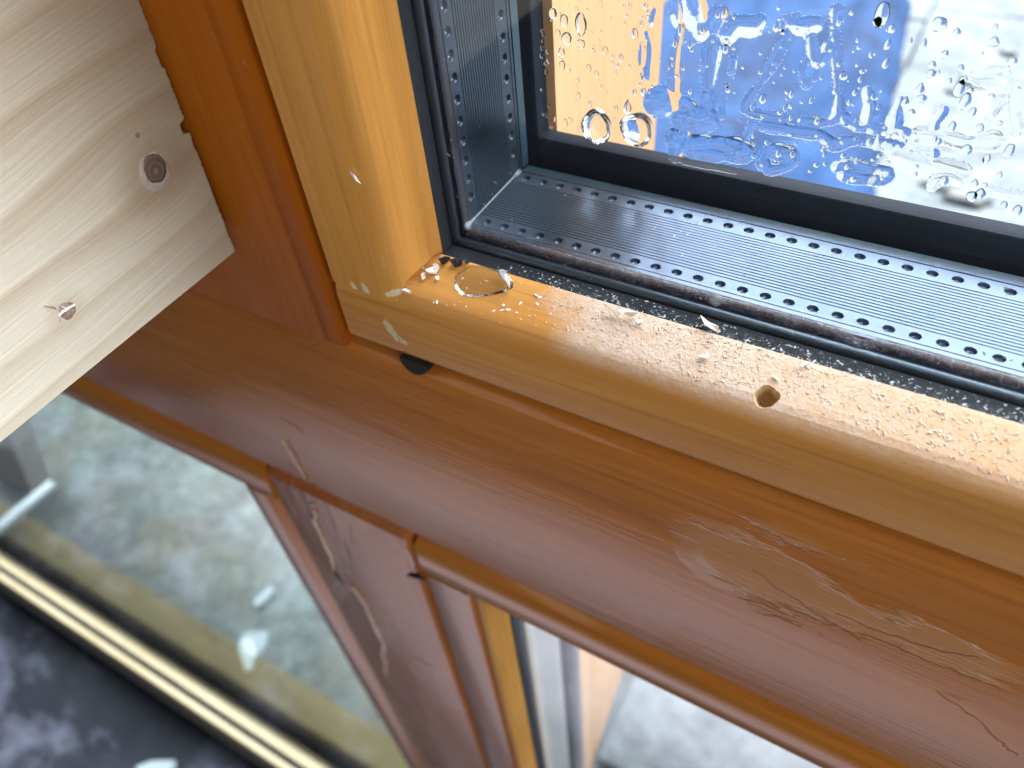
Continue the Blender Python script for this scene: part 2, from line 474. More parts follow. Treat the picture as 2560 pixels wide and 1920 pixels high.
def mesh(name, verts, faces, mat, parent=None, smooth=False, flip=False, sharp=None, base=None):
    """one mesh object; verts in working units; base = its origin"""
    pw = Vector((0, 0, 0)); q = parent
    while q is not None: pw += q.location; q = q.parent
    b = P(base) if base is not None else pw
    me = bpy.data.meshes.new(name)
    me.from_pydata([P(v) - b for v in verts], [], faces)
    bm = bmesh.new(); bm.from_mesh(me)
    bmesh.ops.recalc_face_normals(bm, faces=bm.faces)
    if flip: bmesh.ops.reverse_faces(bm, faces=bm.faces)
    if smooth:
        for f in bm.faces: f.smooth = True
        if sharp:
            for e in bm.edges:
                if len(e.link_faces) == 2 and e.calc_face_angle(0) > sharp: e.smooth = False
    bm.to_mesh(me); bm.free()
    me.materials.append(mat)
    o = bpy.data.objects.new(name, me); col.objects.link(o)
    if parent is not None:
        o.parent = parent
        o.location = b - pw
    else:
        o.location = b
    return o


def prism_x(prof, x0, x1, n=1, jit=None):
    """closed profile of (Y, Z) extruded along X"""
    v, f = [], []
    k = len(prof)
    for i in range(n + 1):
        x = x0 + (x1 - x0) * i / n
        for j, (y, z) in enumerate(prof):
            dy, dz = jit(x, j) if jit else (0, 0)
            v.append((x, y + dy, z + dz))
    for i in range(n):
        for j in range(k):
            a = i * k + j; b = i * k + (j + 1) % k
            f.append((a, b, b + k, a + k))
    f.append(tuple(range(k))[::-1]); f.append(tuple(n * k + j for j in range(k)))
    return v, f


def prism_z(prof, z0, z1, n=1, jit=None, topcut=None):
    """closed profile of (X, Y) extruded along Z"""
    v, f = [], []
    k = len(prof)
    for i in range(n + 1):
        z = z0 + (z1 - z0) * i / n
        for j, (x, y) in enumerate(prof):
            dx, dy = jit(z, j) if jit else (0, 0)
            v.append((x + dx, y + dy, z))
    if topcut:
        dz, dy = topcut
        for j, (x, y) in enumerate(prof):
            v[n * k + j] = (x, y, z1 - dz if y < 1.2 else z1)
        base = len(v)
        for j, (x, y) in enumerate(prof):
            v.append((x, y + (dy if y < 1.2 else 0), z1))
        n += 1
    for i in range(n):
        for j in range(k):
            a = i * k + j; b = i * k + (j + 1) % k
            f.append((a, b, b + k, a + k))
    f.append(tuple(range(k))[::-1]); f.append(tuple(n * k + j for j in range(k)))
    return v, f


def box(x0, x1, y0, y1, z0, z1):
    v = [(x, y, z) for z in (z0, z1) for y in (y0, y1) for x in (x0, x1)]
    f = [(0, 1, 3, 2), (4, 6, 7, 5), (0, 4, 5, 1), (1, 5, 7, 3), (3, 7, 6, 2), (2, 6, 4, 0)]
    return v, f


def nz(*a):
    return mnoise.noise(Vector(a))


SH = math.radians(38)

# ------------------------------------------------------------------ setting
gv, gf = [], []
NX = 40
o = mesh('ground', [(-700, 1.62, -16.02), (700, 1.62, -16.02), (700, 1400, -16.02), (-700, 1400, -16.02)], [(0, 1, 2, 3)], m_ground)
tag(o, kind='structure'); ground = o
rs = random.Random(3)
S = 6.2
for ix in range(8):
    for iy in range(11):
        if ix < 3 and iy < 2: continue
        x0 = -20.6 + ix * S; y0 = 2.6 + iy * S + (ix % 2) * 1.6
        g = 0.03; b = 0.04; zt = -16.0 + 0.55 + rs.uniform(-0.05, 0.05)
        a = [(x0 + g, y0 + g), (x0 + S - g, y0 + g), (x0 + S - g, y0 + S - g), (x0 + g, y0 + S - g)]
        a = [(x + rs.uniform(-.05, .05), y + rs.uniform(-.05, .05)) for x, y in a]
        cx = sum(q[0] for q in a) / 4; cy = sum(q[1] for q in a) / 4
        v = [(x, y, -16.01) for x, y in a] + [(x, y, zt - b) for x, y in a] + [(x + (b if x < cx else -b), y + (b if y < cy else -b), zt + rs.uniform(-.02, .02)) for x, y in a]
        f = [(0, 1, 5, 4), (1, 2, 6, 5), (2, 3, 7, 6), (3, 0, 4, 7), (4, 5, 9, 8), (5, 6, 10, 9), (6, 7, 11, 10), (7, 4, 8, 11), (8, 9, 10, 11)]
        mesh('paving_slab', v, f, m_slab, ground)

# blue sheet crumpled on the paving
def tarp():
    v, f = [], []
    nx, ny = 46, 56
    for j in range(ny + 1):
        for i in range(nx + 1):
            s, q = i / nx, j / ny
            y = 17.0 + q * 24.5
            xr = -0.35 - q * 2.6 + 0.35 * nz(0, q * 9, 3)
            x = -14 + s * (xr + 14)
            h = 0.25 + 1.9 * abs(nz(x * .35, y * .13, 1.0)) + 0.35 * abs(nz(x * 1.1 + y * .1, y * .25, 5))
            edge = min(s, 1 - s, q, 1 - q)
            h *= min(1, edge / 0.05)
            v.append((x, y + 0.3 * nz(x * .5, q, 8), -15.38 + h))
    n0 = len(v)
    v += [(a, b, c - 0.05) for a, b, c in v]
    W = nx + 1
    for j in range(ny):
        for i in range(nx):
            a = j * W + i
            f.append((a, a + 1, a + W + 1, a + W)); f.append((n0 + a, n0 + a + W, n0 + a + W + 1, n0 + a + 1))
    for j in range(ny):
        for i in (0, nx):
            a = j * W + i; f.append((a, a + W, n0 + a + W, n0 + a))
    for i in range(nx):
        for j in (0, ny):
            a = j * W + i; f.append((a, a + 1, n0 + a + 1, n0 + a))
    o = mesh('plastic_sheet', v, f, m_tarp, smooth=True, base=(-7, 29, -15.4))
    tag(o, 'crumpled blue plastic sheet lying on the paving beyond the wet pane', 'plastic sheet')
tarp()

# rubble crumbs on the bright paving, right
rs = random.Random(21)
for k, (px, py, s) in enumerate(((2440, 200, .55), (2350, 462, .5), (2420, 500, .6), (2385, 225, .3), (2520, 130, .35))):
    p = onZ(px, py, -15.4)
    bm = bmesh.new(); bmesh.ops.create_icosphere(bm, subdivisions=2, radius=1)
    vv = []
    for vert in bm.verts:
        q = vert.co * (0.8 + 0.5 * nz(vert.co.x * 1.4 + k * 5, vert.co.y * 1.4, vert.co.z))
        vv.append((p.x + q.x * s * 1.3, p.y + q.y * s, -15.44 + (q.z + .6) * s * .35))
    ff = [tuple(v.index for v in f.verts) for f in bm.faces]; bm.free()
    st = mesh('stone', vv, ff, simple('grey_stone_%d' % k, (0.10, 0.098, 0.096), 0.8, 0, 3.0, 0.5, (0.14, 0.135, 0.13), 0.4), smooth=True, base=(p.x, p.y, -15.44))
    tag(st, ('grey stone on the bright paving seen high through the right of the wet pane', 'grey stone just above the lower edge of the wet pane, left one of two',
             'grey stone just above the lower edge of the wet pane, right one of two', 'small grey stone beside the blue sheet',
             'small grey stone at the right edge, farthest up the paving')[k], 'stone')

# ------------------------------------------------------------------ the timber frame: rail and post
frame = empty('post_and_rail', (-1.6, 1.2, -13.0))
tag(frame, 'reddish brown varnished frame of a level rail and a post below it', 'window frame')
prof = [(1.0, -1.408), (1.004, -1.394), (1.013, -1.382), (1.026, -1.374), (1.045, -1.370), (1.50, -1.368), (1.50, -2.345), (1.075, -2.345), (1.012, -2.312), (1.003, -2.304), (1.0, -2.292)]
v, f = prism_x(prof, -15, 3.2)
rail = mesh('rail', v, f, m_transom, frame, True, sharp=SH)
pp = [(-1.945, 1.075), (-1.930, 1.006), (-1.918, 1.0), (-1.252, 1.0), (-1.240, 1.004), (-1.208, 1.07), (-1.208, 1.5), (-1.945, 1.5)]
v, f = prism_z(pp, -13.4, -2.349, topcut=(0.045, 0.055))
post = mesh('post', v, f, m_post, frame, True, sharp=SH)


def ribbon(name, pts, wid, hgt, mat, parent, Y=1.0, seed=0.0):
    """dried varnish run or split: a thin low ridge along px points on the plane Y"""
    P3 = [onY(a, b, Y) for a, b in pts]
    path = []
    for i in range(len(P3) - 1):
        for k in range(6): path.append(P3[i].lerp(P3[i + 1], k / 6))
    path.append(P3[-1])
    v, f = [], []
    n = len(path)
    for i, p in enumerate(path):
        d = (path[min(i + 1, n - 1)] - path[max(i - 1, 0)]); d.y = 0; d.normalize()
        s = Vector((-d.z, 0, d.x))
        t = i / (n - 1)
        ww = wid * (0.55 + 0.45 * math.sin(math.pi * t)) * (0.7 + 0.6 * nz(i * .31, seed, 1)) * (0.15 if i in (0, n - 1) else 1)
        p = p + s * (0.012 * nz(i * .33, seed, 4)) + s * (0.009 * nz(i * 1.1, seed, 9))
        for a, h in ((-1, 0), (-.5, .8), (.3, 1), (1, 0)):
            q = p + s * ww * a
            v.append((q.x, Y + 0.001 - hgt * h, q.z))
    for i in range(n - 1):
        for j in range(3):
            a = i * 4 + j; f.append((a, a + 1, a + 5, a + 4))
        a = i * 4; f.append((a + 3, a, a + 4, a + 7))
    f.append((0, 1, 2, 3)); f.append(tuple((n - 1) * 4 + j for j in (3, 2, 1, 0)))
    return mesh(name, v, f, mat, parent, True)


m_run = simple('lifted_varnish', (0.66, 0.52, 0.45), 0.3, 0, 30.0, 0.6, (0.60, 0.45, 0.36), 0.4, Coat_Weight=0.4)
m_runb = simple('varnish_run', (0.36, 0.13, 0.05), 0.3, 0, 30.0, 0.4, (0.35, 0.14, 0.06), 0.3, Coat_Weight=0.5)
m_mark = simple('black_scuff', (0.012, 0.010, 0.016), 0.5)
a = ribbon('varnish_split', [(785, 1275), (790, 1310), (825, 1380), (838, 1425)], 0.017, 0.012, m_run, post, 1.0, 1)
b = ribbon('varnish_split', [(880, 1465), (915, 1510), (935, 1560), (957, 1600), (960, 1645), (968, 1690)], 0.020, 0.014, m_run, post, 1.0, 5)
ribbon('varnish_split', [(768, 1262), (795, 1255)], 0.010, 0.006, m_run, post, 1.0, 8)
ribbon('varnish_run', [(718, 1098), (735, 1130), (755, 1170), (772, 1205), (795, 1222)], 0.008, 0.004, m_runb, rail, 1.0, 3)
ribbon('varnish_split', [(706, 1100), (735, 1150), (765, 1195)], 0.010, 0.006, m_run, rail, 1.0, 12)
ribbon('varnish_split', [(1010, 1365), (1025, 1390), (1038, 1425)], 0.010, 0.006, m_run, post, 1.0, 15)
ribbon('scuff_mark', [(835, 1425), (845, 1445), (858, 1462)], 0.028, 0.004, m_mark, post, 1.0, 2)
ribbon('scuff_mark', [(1018, 1437), (1040, 1443), (1065, 1447)], 0.022, 0.006, m_mark, post, 0.996, 6)
for pts, wd in ((((1905, 1328), (1990, 1365), (2060, 1390)), .010), (((1880, 1425), (1960, 1480), (2060, 1545), (2150, 1600)), .011),
                (((2090, 1535), (2200, 1580), (2330, 1620), (2460, 1650)), .010), (((2340, 1725), (2430, 1790), (2510, 1860), (2540, 1890)), .010),
                (((700, 1045), (735, 1062), (760, 1080)), .006), (((770, 870), (800, 862)), .006), (((1020, 955), (1052, 962)), .006), (((1340, 1135), (1380, 1150)), .006)):
    ribbon('grain_split', list(pts), wd * 0.55, 0.003, simple('lifted_grain_%d' % pts[0][0], (0.36, 0.18, 0.09), 0.45, 0, 60.0, 0.9, (0.24, 0.08, 0.02), 0.5), rail, 1.0, pts[0][0] * .1)

# ------------------------------------------------------------------ upper window
up = empty('glazed_casement', (-0.9, 1.3, -1.34))
tag(up, 'double glazed window with brown stile, yellow beads and a wet outer pane', 'window')
sp = [(-1.268, 0.985), (-1.262, 0.9885), (-1.257, 0.9875), (-1.236, 0.9865), (-1.216, 0.990), (-1.207, 0.998), (-1.202, 1.015), (-1.202, 1.05), (-1.202, 1.45), (-3.4, 1.45), (-3.4, 0.985)]
v, f = prism_z(sp, -1.388, 3.0)
k = len(sp)
nv = []
for i, (x, y, z) in enumerate(v):          # rounded lower edge of the stile
    nv.append((x, y + (0.016 if z < 0 and y < 1.03 else 0), z))
base = len(nv)
for x, y in sp: nv.append((x, y, -1.365))
f = []
rings = [list(range(k)), list(range(base, base + k)), list(range(k, 2 * k))]
for r0, r1 in ((rings[0], rings[1]), (rings[1], rings[2])):
    for j in range(k):
        f.append((r0[j], r0[(j + 1) % k], r1[(j + 1) % k], r1[j]))
f.append(tuple(rings[0][::-1])); f.append(tuple(rings[2]))
mesh('stile', nv, f, m_stile, up, True, sharp=SH)

# glazing beads: the same moulding level and upright; offset 0 is the outer edge, 0.257 against the glass
BP = [(0.0, 1.010), (0.006, 1.002), (0.016, 1.0), (0.145, 1.0), (0.162, 1.0025), (0.178, 1.0075), (0.192, 1.0150), (0.204, 1.025), (0.214, 1.038), (0.224, 1.056), (0.236, 1.080), (0.2555, 1.117), (0.257, 1.122)]
bh = [(y, -1.327 + d) for d, y in BP] + [(1.122, -1.327)]
def bead_top(Y):
    for (d0, y0), (d1, y1) in zip(BP[3:], BP[4:]):
        if y0 <= Y <= y1 and y1 > y0: return -1.327 + d0 + (d1 - d0) * (Y - y0) / (y1 - y0)
    return -1.327 + BP[-1][0]
hole_c = Vector((-0.127, 1.040, bead_top(1.040)))
v, f = prism_x(bh, -1.172, 3.0)
beadh = mesh('glazing_bead', v, f, m_beadh, up, True, sharp=math.radians(50))
beadh['label'] = 'yellow level glazing bead with a drilled hole and sawdust'
# drill the hole
cb = bmesh.new(); ring = 32
nrm = Vector((0, -0.55, 0.83)).normalized(); ax1 = Vector((1, 0, 0)); ax2 = nrm.cross(ax1)
vs_ = []
for lev, (dd, rr) in enumerate(((0.05, 1.05), (0.0, 1.05), (-0.012, .92), (-0.036, .66))):
    for i in range(ring):
        a = 2 * math.pi * i / ring
        r_ = 0.0225 * rr * (1 + (0.22 * nz(math.cos(a) * 1.1, math.sin(a) * 1.1, 2) + 0.07 * nz(math.cos(a) * 5, math.sin(a) * 5, 7) if dd > -0.05 else 0.05))
        q = hole_c + nrm * dd + (ax1 * math.cos(a) * 1.0 + ax2 * math.sin(a)) * r_
        vs_.append(cb.verts.new(P(q)))
for l in range(3):
    for i in range(ring):
        cb.faces.new((vs_[l * ring + i], vs_[l * ring + (i + 1) % ring], vs_[(l + 1) * ring + (i + 1) % ring], vs_[(l + 1) * ring + i]))
cb.faces.new(vs_[:ring][::-1]); cb.faces.new(vs_[3 * ring:])
bmesh.ops.recalc_face_normals(cb, faces=cb.faces)
cme = bpy.data.meshes.new('drill'); cb.to_mesh(cme); cb.free()
cme.materials.append(m_hole)
drill = bpy.data.objects.new('drill', cme); col.objects.link(drill)
beadh.data.materials.append(m_hole)
bo = beadh.modifiers.new('hole', 'BOOLEAN'); bo.operation = 'DIFFERENCE'; bo.object = drill; bo.solver = 'EXACT'
try: bo.material_mode = 'TRANSFER'
except Exception: pass
bpy.context.view_layer.update()
dg = bpy.context.evaluated_depsgraph_get()
newme = bpy.data.meshes.new_from_object(beadh.evaluated_get(dg))
beadh.modifiers.clear(); beadh.data = newme
bpy.data.objects.remove(drill)

BPV = [(0.0, 1.004), (0.006, 0.996), (0.016, 0.994), (0.150, 0.994), (0.170, 0.998), (0.188, 1.007), (0.202, 1.021), (0.2125, 1.036), (0.2145, 1.040), (0.230, 1.066), (0.2455, 1.098), (0.257, 1.122)]
bv = [(-1.172 + d, y) for d, y in BPV] + [(-1.172, 1.122)]
v, f = prism_z(bv, -1.150, 3.0)
kk = len(bv)
for i in range(kk):                         # the upright bead's foot is hand cut, a little ragged
    x, y, z = v[i]
    zf = -1.152 - (0.010 if 0.16 < x + 1.172 < 0.205 else 0.0) + 0.004 * nz(x * 40, 1, 1)
    v[i] = (x, y, max(zf, bead_top(min(y, 1.12)) + 0.007) if y > 1.01 else zf)
# eased foot: the lowest 0.012 draws back, so the joint shows as a dark seam
low_ring = [tuple(q) for q in v[:kk]]
for i in range(kk):
    x, y, z = low_ring[i]
    if y < 1.12: v[i] = (x - (0.010 if y > 1.01 else 0.0), y + 0.012, z)
mid = len(v)
v += [(x, y, z + 0.013) for x, y, z in low_ring]
f = [tuple(range(kk))[::-1], tuple(range(kk, 2 * kk))]
for r0, r1 in ((0, mid), (mid, kk)):
    for j in range(kk):
        f.append((r0 + j, r0 + (j + 1) % kk, r1 + (j + 1) % kk, r1 + j))
bvo = mesh('glazing_bead', v, f, m_beadv, up, True, sharp=math.radians(30))
bvo['label'] = 'yellow upright glazing bead with a chipped foot'


def band(name, prof, parent, mat, which, lo, hi, n=1, jit=None, smooth=True, sharp=SH):
    """profile of (Y, off): off measured into the glass from the frame; level -> Z=-1.327+off, upright -> X=-1.172+off"""
    if which == 'level':
        v, f = prism_x([(y, -1.327 + o) for y, o in prof], lo, hi, n, jit)
    else:
        v, f = prism_z([(-1.172 + o, y) for y, o in prof], lo, hi, n, jit)
    return mesh(name, v, f, mat, parent, smooth, sharp=sharp)


TAPE = [(1.1225, 0.05), (1.1225, 0.2535), (1.130, 0.2525), (1.152, 0.2505), (1.1715, 0.249), (1.1715, 0.05)]
GASK = [(1.1765, 0.10), (1.1765, 0.246), (1.1785, 0.253), (1.183, 0.2585), (1.189, 0.2610), (1.196, 0.2600), (1.2015, 0.256), (1.2015, 0.10)]
m_roll = simple('grey_sealant_roll', (0.030, 0.040, 0.050), 0.30, 0.8, 8.0, 0.5, (0.045, 0.056, 0.068))
band('sealing_tape', TAPE, up, m_tape, 'level', -0.918, 3.0)
band('sealant_roll', GASK, up, m_roll, 'level', -0.912, 3.0)
band('sealing_tape', TAPE, up, m_tape, 'upright', -1.16, 3.0)
band('sealant_roll', GASK, up, m_rubber, 'upright', -1.10, 3.0)


def wav(x, j):
    if j in (2, 3): return (0.0, 0.0025 * nz(x * 7, 2, 1) + 0.0015 * nz(x * 31, 5, 2) + (-0.006 * math.exp(-((x + 0.005) / 0.03) ** 2)))
    if j in (1,): return (0.003 * nz(x * 9, 8, 3) - 0.008 * math.exp(-((x + 0.005) / 0.03) ** 2), 0.003 * nz(x * 17, 3, 7))
    return (0, 0)


BUT = [(1.2020, 0.10), (1.1990, 0.262), (1.2015, 0.2715), (1.2085, 0.2785), (1.2165, 0.2785), (1.2165, 0.10)]
band('butyl_seal', BUT, up, m_butyl, 'level', -0.905, 3.0, 340, wav, True, None)
BUTV = [(1.2020, 0.10), (1.2020, 0.262), (1.203, 0.2665), (1.206, 0.2685), (1.2085, 0.2665), (1.2085, 0.10)]
band('butyl_seal', BUTV, up, m_butyl, 'upright', -1.06, 3.0)
v, f = box(-0.985, 3.0, 1.1722, 1.1758, -1.29, 3.0)
mesh('inner_pane', v, f, m_pane, up)
v, f = box(-0.985, 3.0, 1.522, 1.548, -1.29, 3.0)
mesh('outer_pane', v, f, m_pane, up)
YO = 1.5485       # wet outer face


def spacer(name, parent, which, lo, hi, phase, mat):
    """perforated, ridged spacer bar between the panes"""
    v, f = [], []
    PT = 0.0477
    def pt(s, y, o):
        return (s, y, -1.327 + 0.277 + o) if which == 'level' else (-1.172 + 0.267 + o, y, s)
    # ridged strip and edges, as (Y, height) sections
    def strip(sec):
        b = len(v)
        for s in (lo, hi):
            for y, o in sec: v.append(pt(s, y, o))
        n = len(sec)
        for j in range(n - 1): f.append((b + j, b + j + 1, b + n + j + 1, b + n + j))
    strip([(1.2070, -0.12), (1.2070, -0.006), (1.210, -0.001), (1.214, 0.0), (1.2290, 0.0), (1.2305, -0.0025), (1.2320, 0.0), (1.2335, 0.0)])
    sec = [(1.2685, 0.0)]
    ng = 17
    for g in range(ng):
        yc = 1.2745 + (1.4275 - 1.2745) * g / (ng - 1)
        sec += [(yc - 0.0013, 0.0), (yc - 0.0002, -0.0026), (yc + 0.0006, -0.0026), (yc + 0.0017, 0.0)]
    sec.append((1.4365, 0.0))
    strip(sec)
    strip([(1.4715, 0.0), (1.476, 0.0), (1.478, -0.003), (1.480, 0.0), (1.489, 0.0), (1.492, -0.004), (1.493, -0.12)])
    for (ya, yb, ph) in ((1.2335, 1.2685, phase[0]), (1.4365, 1.4715, phase[1])):
        yc = (ya + yb) / 2 - 0.0005
        i0 = math.ceil((lo - ph) / PT + 0.5); i1 = math.floor((hi - ph) / PT - 0.5)
        if i1 < i0: continue
        i1 = min(i1, i0 + 60)
        cells = [ph + i * PT for i in range(i0, i1 + 1)]
        e0 = cells[0] - PT / 2; e1 = cells[-1] + PT / 2
        for s0, s1 in ((lo, e0), (e1, hi)):
            b = len(v); v.extend([pt(s0, ya, 0), pt(s1, ya, 0), pt(s1, yb, 0), pt(s0, yb, 0)]); f.append((b, b + 1, b + 2, b + 3))
        for c in cells:
            b = len(v)
            h = PT / 2; q = (yb - ya) / 2; ym = (ya + yb) / 2
            outer = [(c - h, ym - q), (c, ym - q), (c + h, ym - q), (c + h, ym), (c + h, ym + q), (c, ym + q), (c - h, ym + q), (c - h, ym)]
            for s, y in outer: v.append(pt(s, y, 0))
            jit = 0.0006 * nz(c * 90, ya, 3)
            for rr, dz in ((0.0122, 0.0), (0.0108, -0.0030), (0.0085, -0.0075), (0.0040, -0.0100)):
                for kx in range(8):
                    a = -3 * math.pi / 4 + kx * math.pi / 4
                    v.append(pt(c + jit + rr * math.cos(a), yc + rr * 0.92 * math.sin(a), dz))
            for r in range(4):
                for kx in range(8):
                    a0 = b + r * 8 + kx; a1 = b + r * 8 + (kx + 1) % 8
                    f.append((a0, a1, a1 + 8, a0 + 8))
            f.append(tuple(b + 32 + kx for kx in range(8)))
    b = len(v)
    # underside and end
    for s in (lo, hi):
        for y in (1.2070, 1.493): v.append(pt(s, y, -0.12))
    f.append((b, b + 1, b + 3, b + 2))
    me = mesh(name, v, f, mat, parent, True, sharp=math.radians(12))
    return me


spacer('spacer_bar', up, 'level', -0.905, 3.0, (-0.3927, -0.4429), m_spacer)
spacer('spacer_bar', up, 'upright', -1.05, 1.2, (-0.5596, -0.6526), m_spacer)
# smear of grey sealant in the corner of the spacer bars
def seam():
    v, f = [], []
    n = 26
    for i in range(n + 1):
        y = 1.205 + (1.475 - 1.205) * i / n
        w_ = 0.0035 + 0.003 * abs(nz(y * 30, 2, 2)) + (0.012 * max(0, 1 - abs(y - 1.21) / 0.03)) + (0.005 if i > n - 3 else 0)
        for a, b_ in ((0.001, w_), (w_ * .55, w_ * .5), (w_, 0.001), (-.004, -.004)):
            v.append((-0.905 + a, y, -1.050 + b_))
    for i in range(n):
        for j in range(4):
            a = i * 4 + j; b_ = i * 4 + (j + 1) % 4; f.append((a, b_, b_ + 4, a + 4))
    f.append((0, 1, 2, 3)); f.append(tuple(n * 4 + j for j in (3, 2, 1, 0)))
    mesh('corner_sealant', v, f, simple('grey_sealant', (0.07, 0.085, 0.10), 0.35, 0, 80.0, 0.5, (0.18, 0.21, 0.23), 0.6), up, True)
seam()
# outer green edge strip and black outer trim
for which, a_ in (('level', -0.905), ('upright', -1.05)):
    band('pane_edge_seal', [(1.4935, 0.10), (1.4935, 0.268), (1.5205, 0.270), (1.5205, 0.10)], up, m_greenedge, which, a_, 3.0)
v, f = prism_x([(1.552, -2.2), (1.552, -0.999), (1.556, -0.993), (1.566, -0.990), (1.60, -0.992), (1.61, -1.0), (1.61, -2.2)], -0.886, 3.0)
mesh('outer_trim', v, f, m_cap, up, True, sharp=SH)
v, f = prism_z([(-1.3, 1.552), (-0.896, 1.552), (-0.889, 1.557), (-0.887, 1.566), (-0.887, 1.61), (-1.3, 1.61)], -2.2, 3.0)
mesh('outer_trim', v, f, m_cap, up, True, sharp=SH)
# dark rubber tab poking out under the level bead
tb = []
for i in range(15):
    t_ = i / 14
    tb.append((1000 + 75 * t_, 897 + 27.5 * t_, math.sin(math.pi * min(1, t_ * 1.02)) ** 0.8 * 24))
v, f = [], []
for (px, py, dp) in tb:
    a = onY(px, py - 6, 0.995); b_ = onY(px, py + dp, 0.995)
    v += [(a.x, 0.993, a.z), (b_.x, 0.993, b_.z), (b_.x, 1.02, b_.z), (a.x, 1.02, a.z)]
for i in range(14):
    for j in range(4):
        a = i * 4 + j; b_ = i * 4 + (j + 1) % 4; f.append((a, b_, b_ + 4, a + 4))
f.append((0, 1, 2, 3)); f.append(tuple(14 * 4 + j for j in (3, 2, 1, 0)))
tab = mesh('rubber_tab', v, f, simple('dull_black_rubber', (0.012, 0.012, 0.010), 0.8), up)
tab['label'] = 'black rubber tab showing below the bead'

# ------------------------------------------------------------------ lower windows
lr = empty('glazed_casement', (-0.5, 1.3, -12.6))
tag(lr, 'lower window right of the post with yellow bead and black gasket', 'window')
RAIL = [(1.075, -2.349), (1.006, -2.398), (1.0, -2.408), (1.0, -2.588), (1.006, -2.602), (1.02, -2.607), (1.155, -2.607), (1.155, -2.349)]
v, f = prism_x(RAIL, -1.200, 3.2)
mesh('top_rail', v, f, m_lipx, lr, True, sharp=SH)
st = [(-1.2065, 1.06), (-1.192, 1.006), (-1.182, 1.0), (-1.006, 1.0), (-0.994, 1.004), (-0.984, 1.022), (-0.984, 1.12), (-1.2065, 1.12)]
v, f = prism_z(st, -12.6, -2.6095)
mesh('side_stile', v, f, m_lipz, lr, True, sharp=SH)
bl = [(-0.983, 1.024), (-0.972, 1.020), (-0.962, 1.024), (-0.952, 1.040), (-0.917, 1.118), (-0.915, 1.122), (-0.983, 1.122)]
v, f = prism_z(bl, -12.6, -2.6095)
mesh('glazing_bead', v, f, m_beadl, lr, True, sharp=SH)
band('gasket', [(1.1225, 0.05), (1.1225, 0.252), (1.150, 0.262), (1.165, 0.262), (1.169, 0.252), (1.169, 0.05)], lr, m_rubber, 'upright', -12.6, -2.62)
band('butyl_seal', [(1.172, 0.05), (1.172, 0.264), (1.196, 0.264), (1.196, 0.05)], lr, m_butyl, 'upright', -12.6, -2.62)
m_spacer2 = simple('grey_spacer_satin', (0.30, 0.29, 0.28), 0.45, 0.2, 6.0, 0.4, (0.38, 0.38, 0.37))
spacer('spacer_bar', lr, 'upright', -12.6, -2.62, (-5.5, -5.52), m_spacer2)
v, f = box(-0.985, 3.0, 1.170, 1.186, -12.6, -2.62); mesh('inner_pane', v, f, m_pane, lr)
v, f = box(-0.985, 3.0, 1.522, 1.548, -12.6, -2.62); mesh('outer_pane', v, f, m_pane, lr)
v, f = prism_z([(-1.3, 1.552), (-0.862, 1.552), (-0.856, 1.557), (-0.854, 1.566), (-0.854, 1.61), (-1.3, 1.61)], -12.6, -2.205)
mesh('outer_trim', v, f, simple('navy_outer_trim', (0.018, 0.020, 0.055), 0.35, 0, 4.0, 0.4, (0.03, 0.035, 0.08)), lr, True, sharp=SH)

ll = empty('glazed_casement', (-7, 1.2, -12.9))
tag(ll, 'lower window left of the post with a bleached bottom rail', 'window')
v, f = prism_x(RAIL, -15, -1.957)
mesh('top_rail', v, f, m_lipx, ll, True, sharp=SH)
st = [(-2.150, 1.02), (-2.142, 1.004), (-2.132, 1.0), (-2.035, 1.0), (-2.022, 1.004), (-1.955, 1.072), (-1.955, 1.15), (-2.150, 1.15)]
v, f = prism_z(st, -12.5, -2.6095)
mesh('side_stile', v, f, m_lipz, ll, True, sharp=SH)
v, f = prism_x([(0.89, -13.2), (0.89, -12.60), (0.91, -12.54), (0.94, -12.50), (1.03, -12.50), (1.03, -13.2)], -26, -1.957)
mesh('bottom_rail', v, f, m_sill, ll, True, sharp=SH)
v, f = prism_x([(1.0305, -13.2), (1.0305, -12.78), (1.155, -12.78), (1.155, -13.2)], -26, -1.957)
mesh('gasket', v, f, simple('teal_black_rubber', (0.004, 0.008, 0.010), 0.6), ll)
v, f = prism_x([(1.1555, -13.2), (1.1555, -12.50), (1.275, -12.50), (1.29, -12.52), (1.29, -13.2)], -26, -1.957)
mesh('sill', v, f, m_sill, ll, True, sharp=SH)
v, f = box(-26, -2.10, 1.085, 1.105, -12.779, -2.55); mesh('pane', v, f, m_pane_g, ll)
# things under and beyond the lower left window
v, f = prism_x([(1.62, -15.9), (1.62, -12.86), (1.66, -12.80), (2.16, -12.80), (2.20, -12.86), (2.20, -15.9)], -26, -2.0)
o = mesh('timber_kerb', v, f, m_olive, None, True, sharp=SH, base=(-14, 1.9, -15.9))
tag(o, 'blurred olive brown timber kerb outside the lower left window', 'timber kerb')
v, f = box(-30, -1.4, -2.6, 0.84, -13.6, -13.25)
o = mesh('dark_board', v, f, m_dark, None, base=(-12, 0.2, -13.6))
tag(o, 'dark purple black dusty board below the lower left window', 'board')


def scrap(name, px, py, Z, pts, mat, th, label, cat):
    c = onZ(px, py, Z)
    P3 = [onZ(a, b, Z) for a, b in pts]
    n = len(P3)
    v = [(p.x, p.y, Z) for p in P3] + [(c.x + (p.x - c.x) * .9, c.y + (p.y - c.y) * .9, Z + th * (1 + .4 * nz(p.x, p.y, 3))) for p in P3]
    f = [tuple(range(n))[::-1], tuple(range(n, 2 * n))] + [(i, (i + 1) % n, n + (i + 1) % n, n + i) for i in range(n)]
    tag(mesh(name, v, f, mat, None, base=(c.x, c.y, Z)), label, cat)


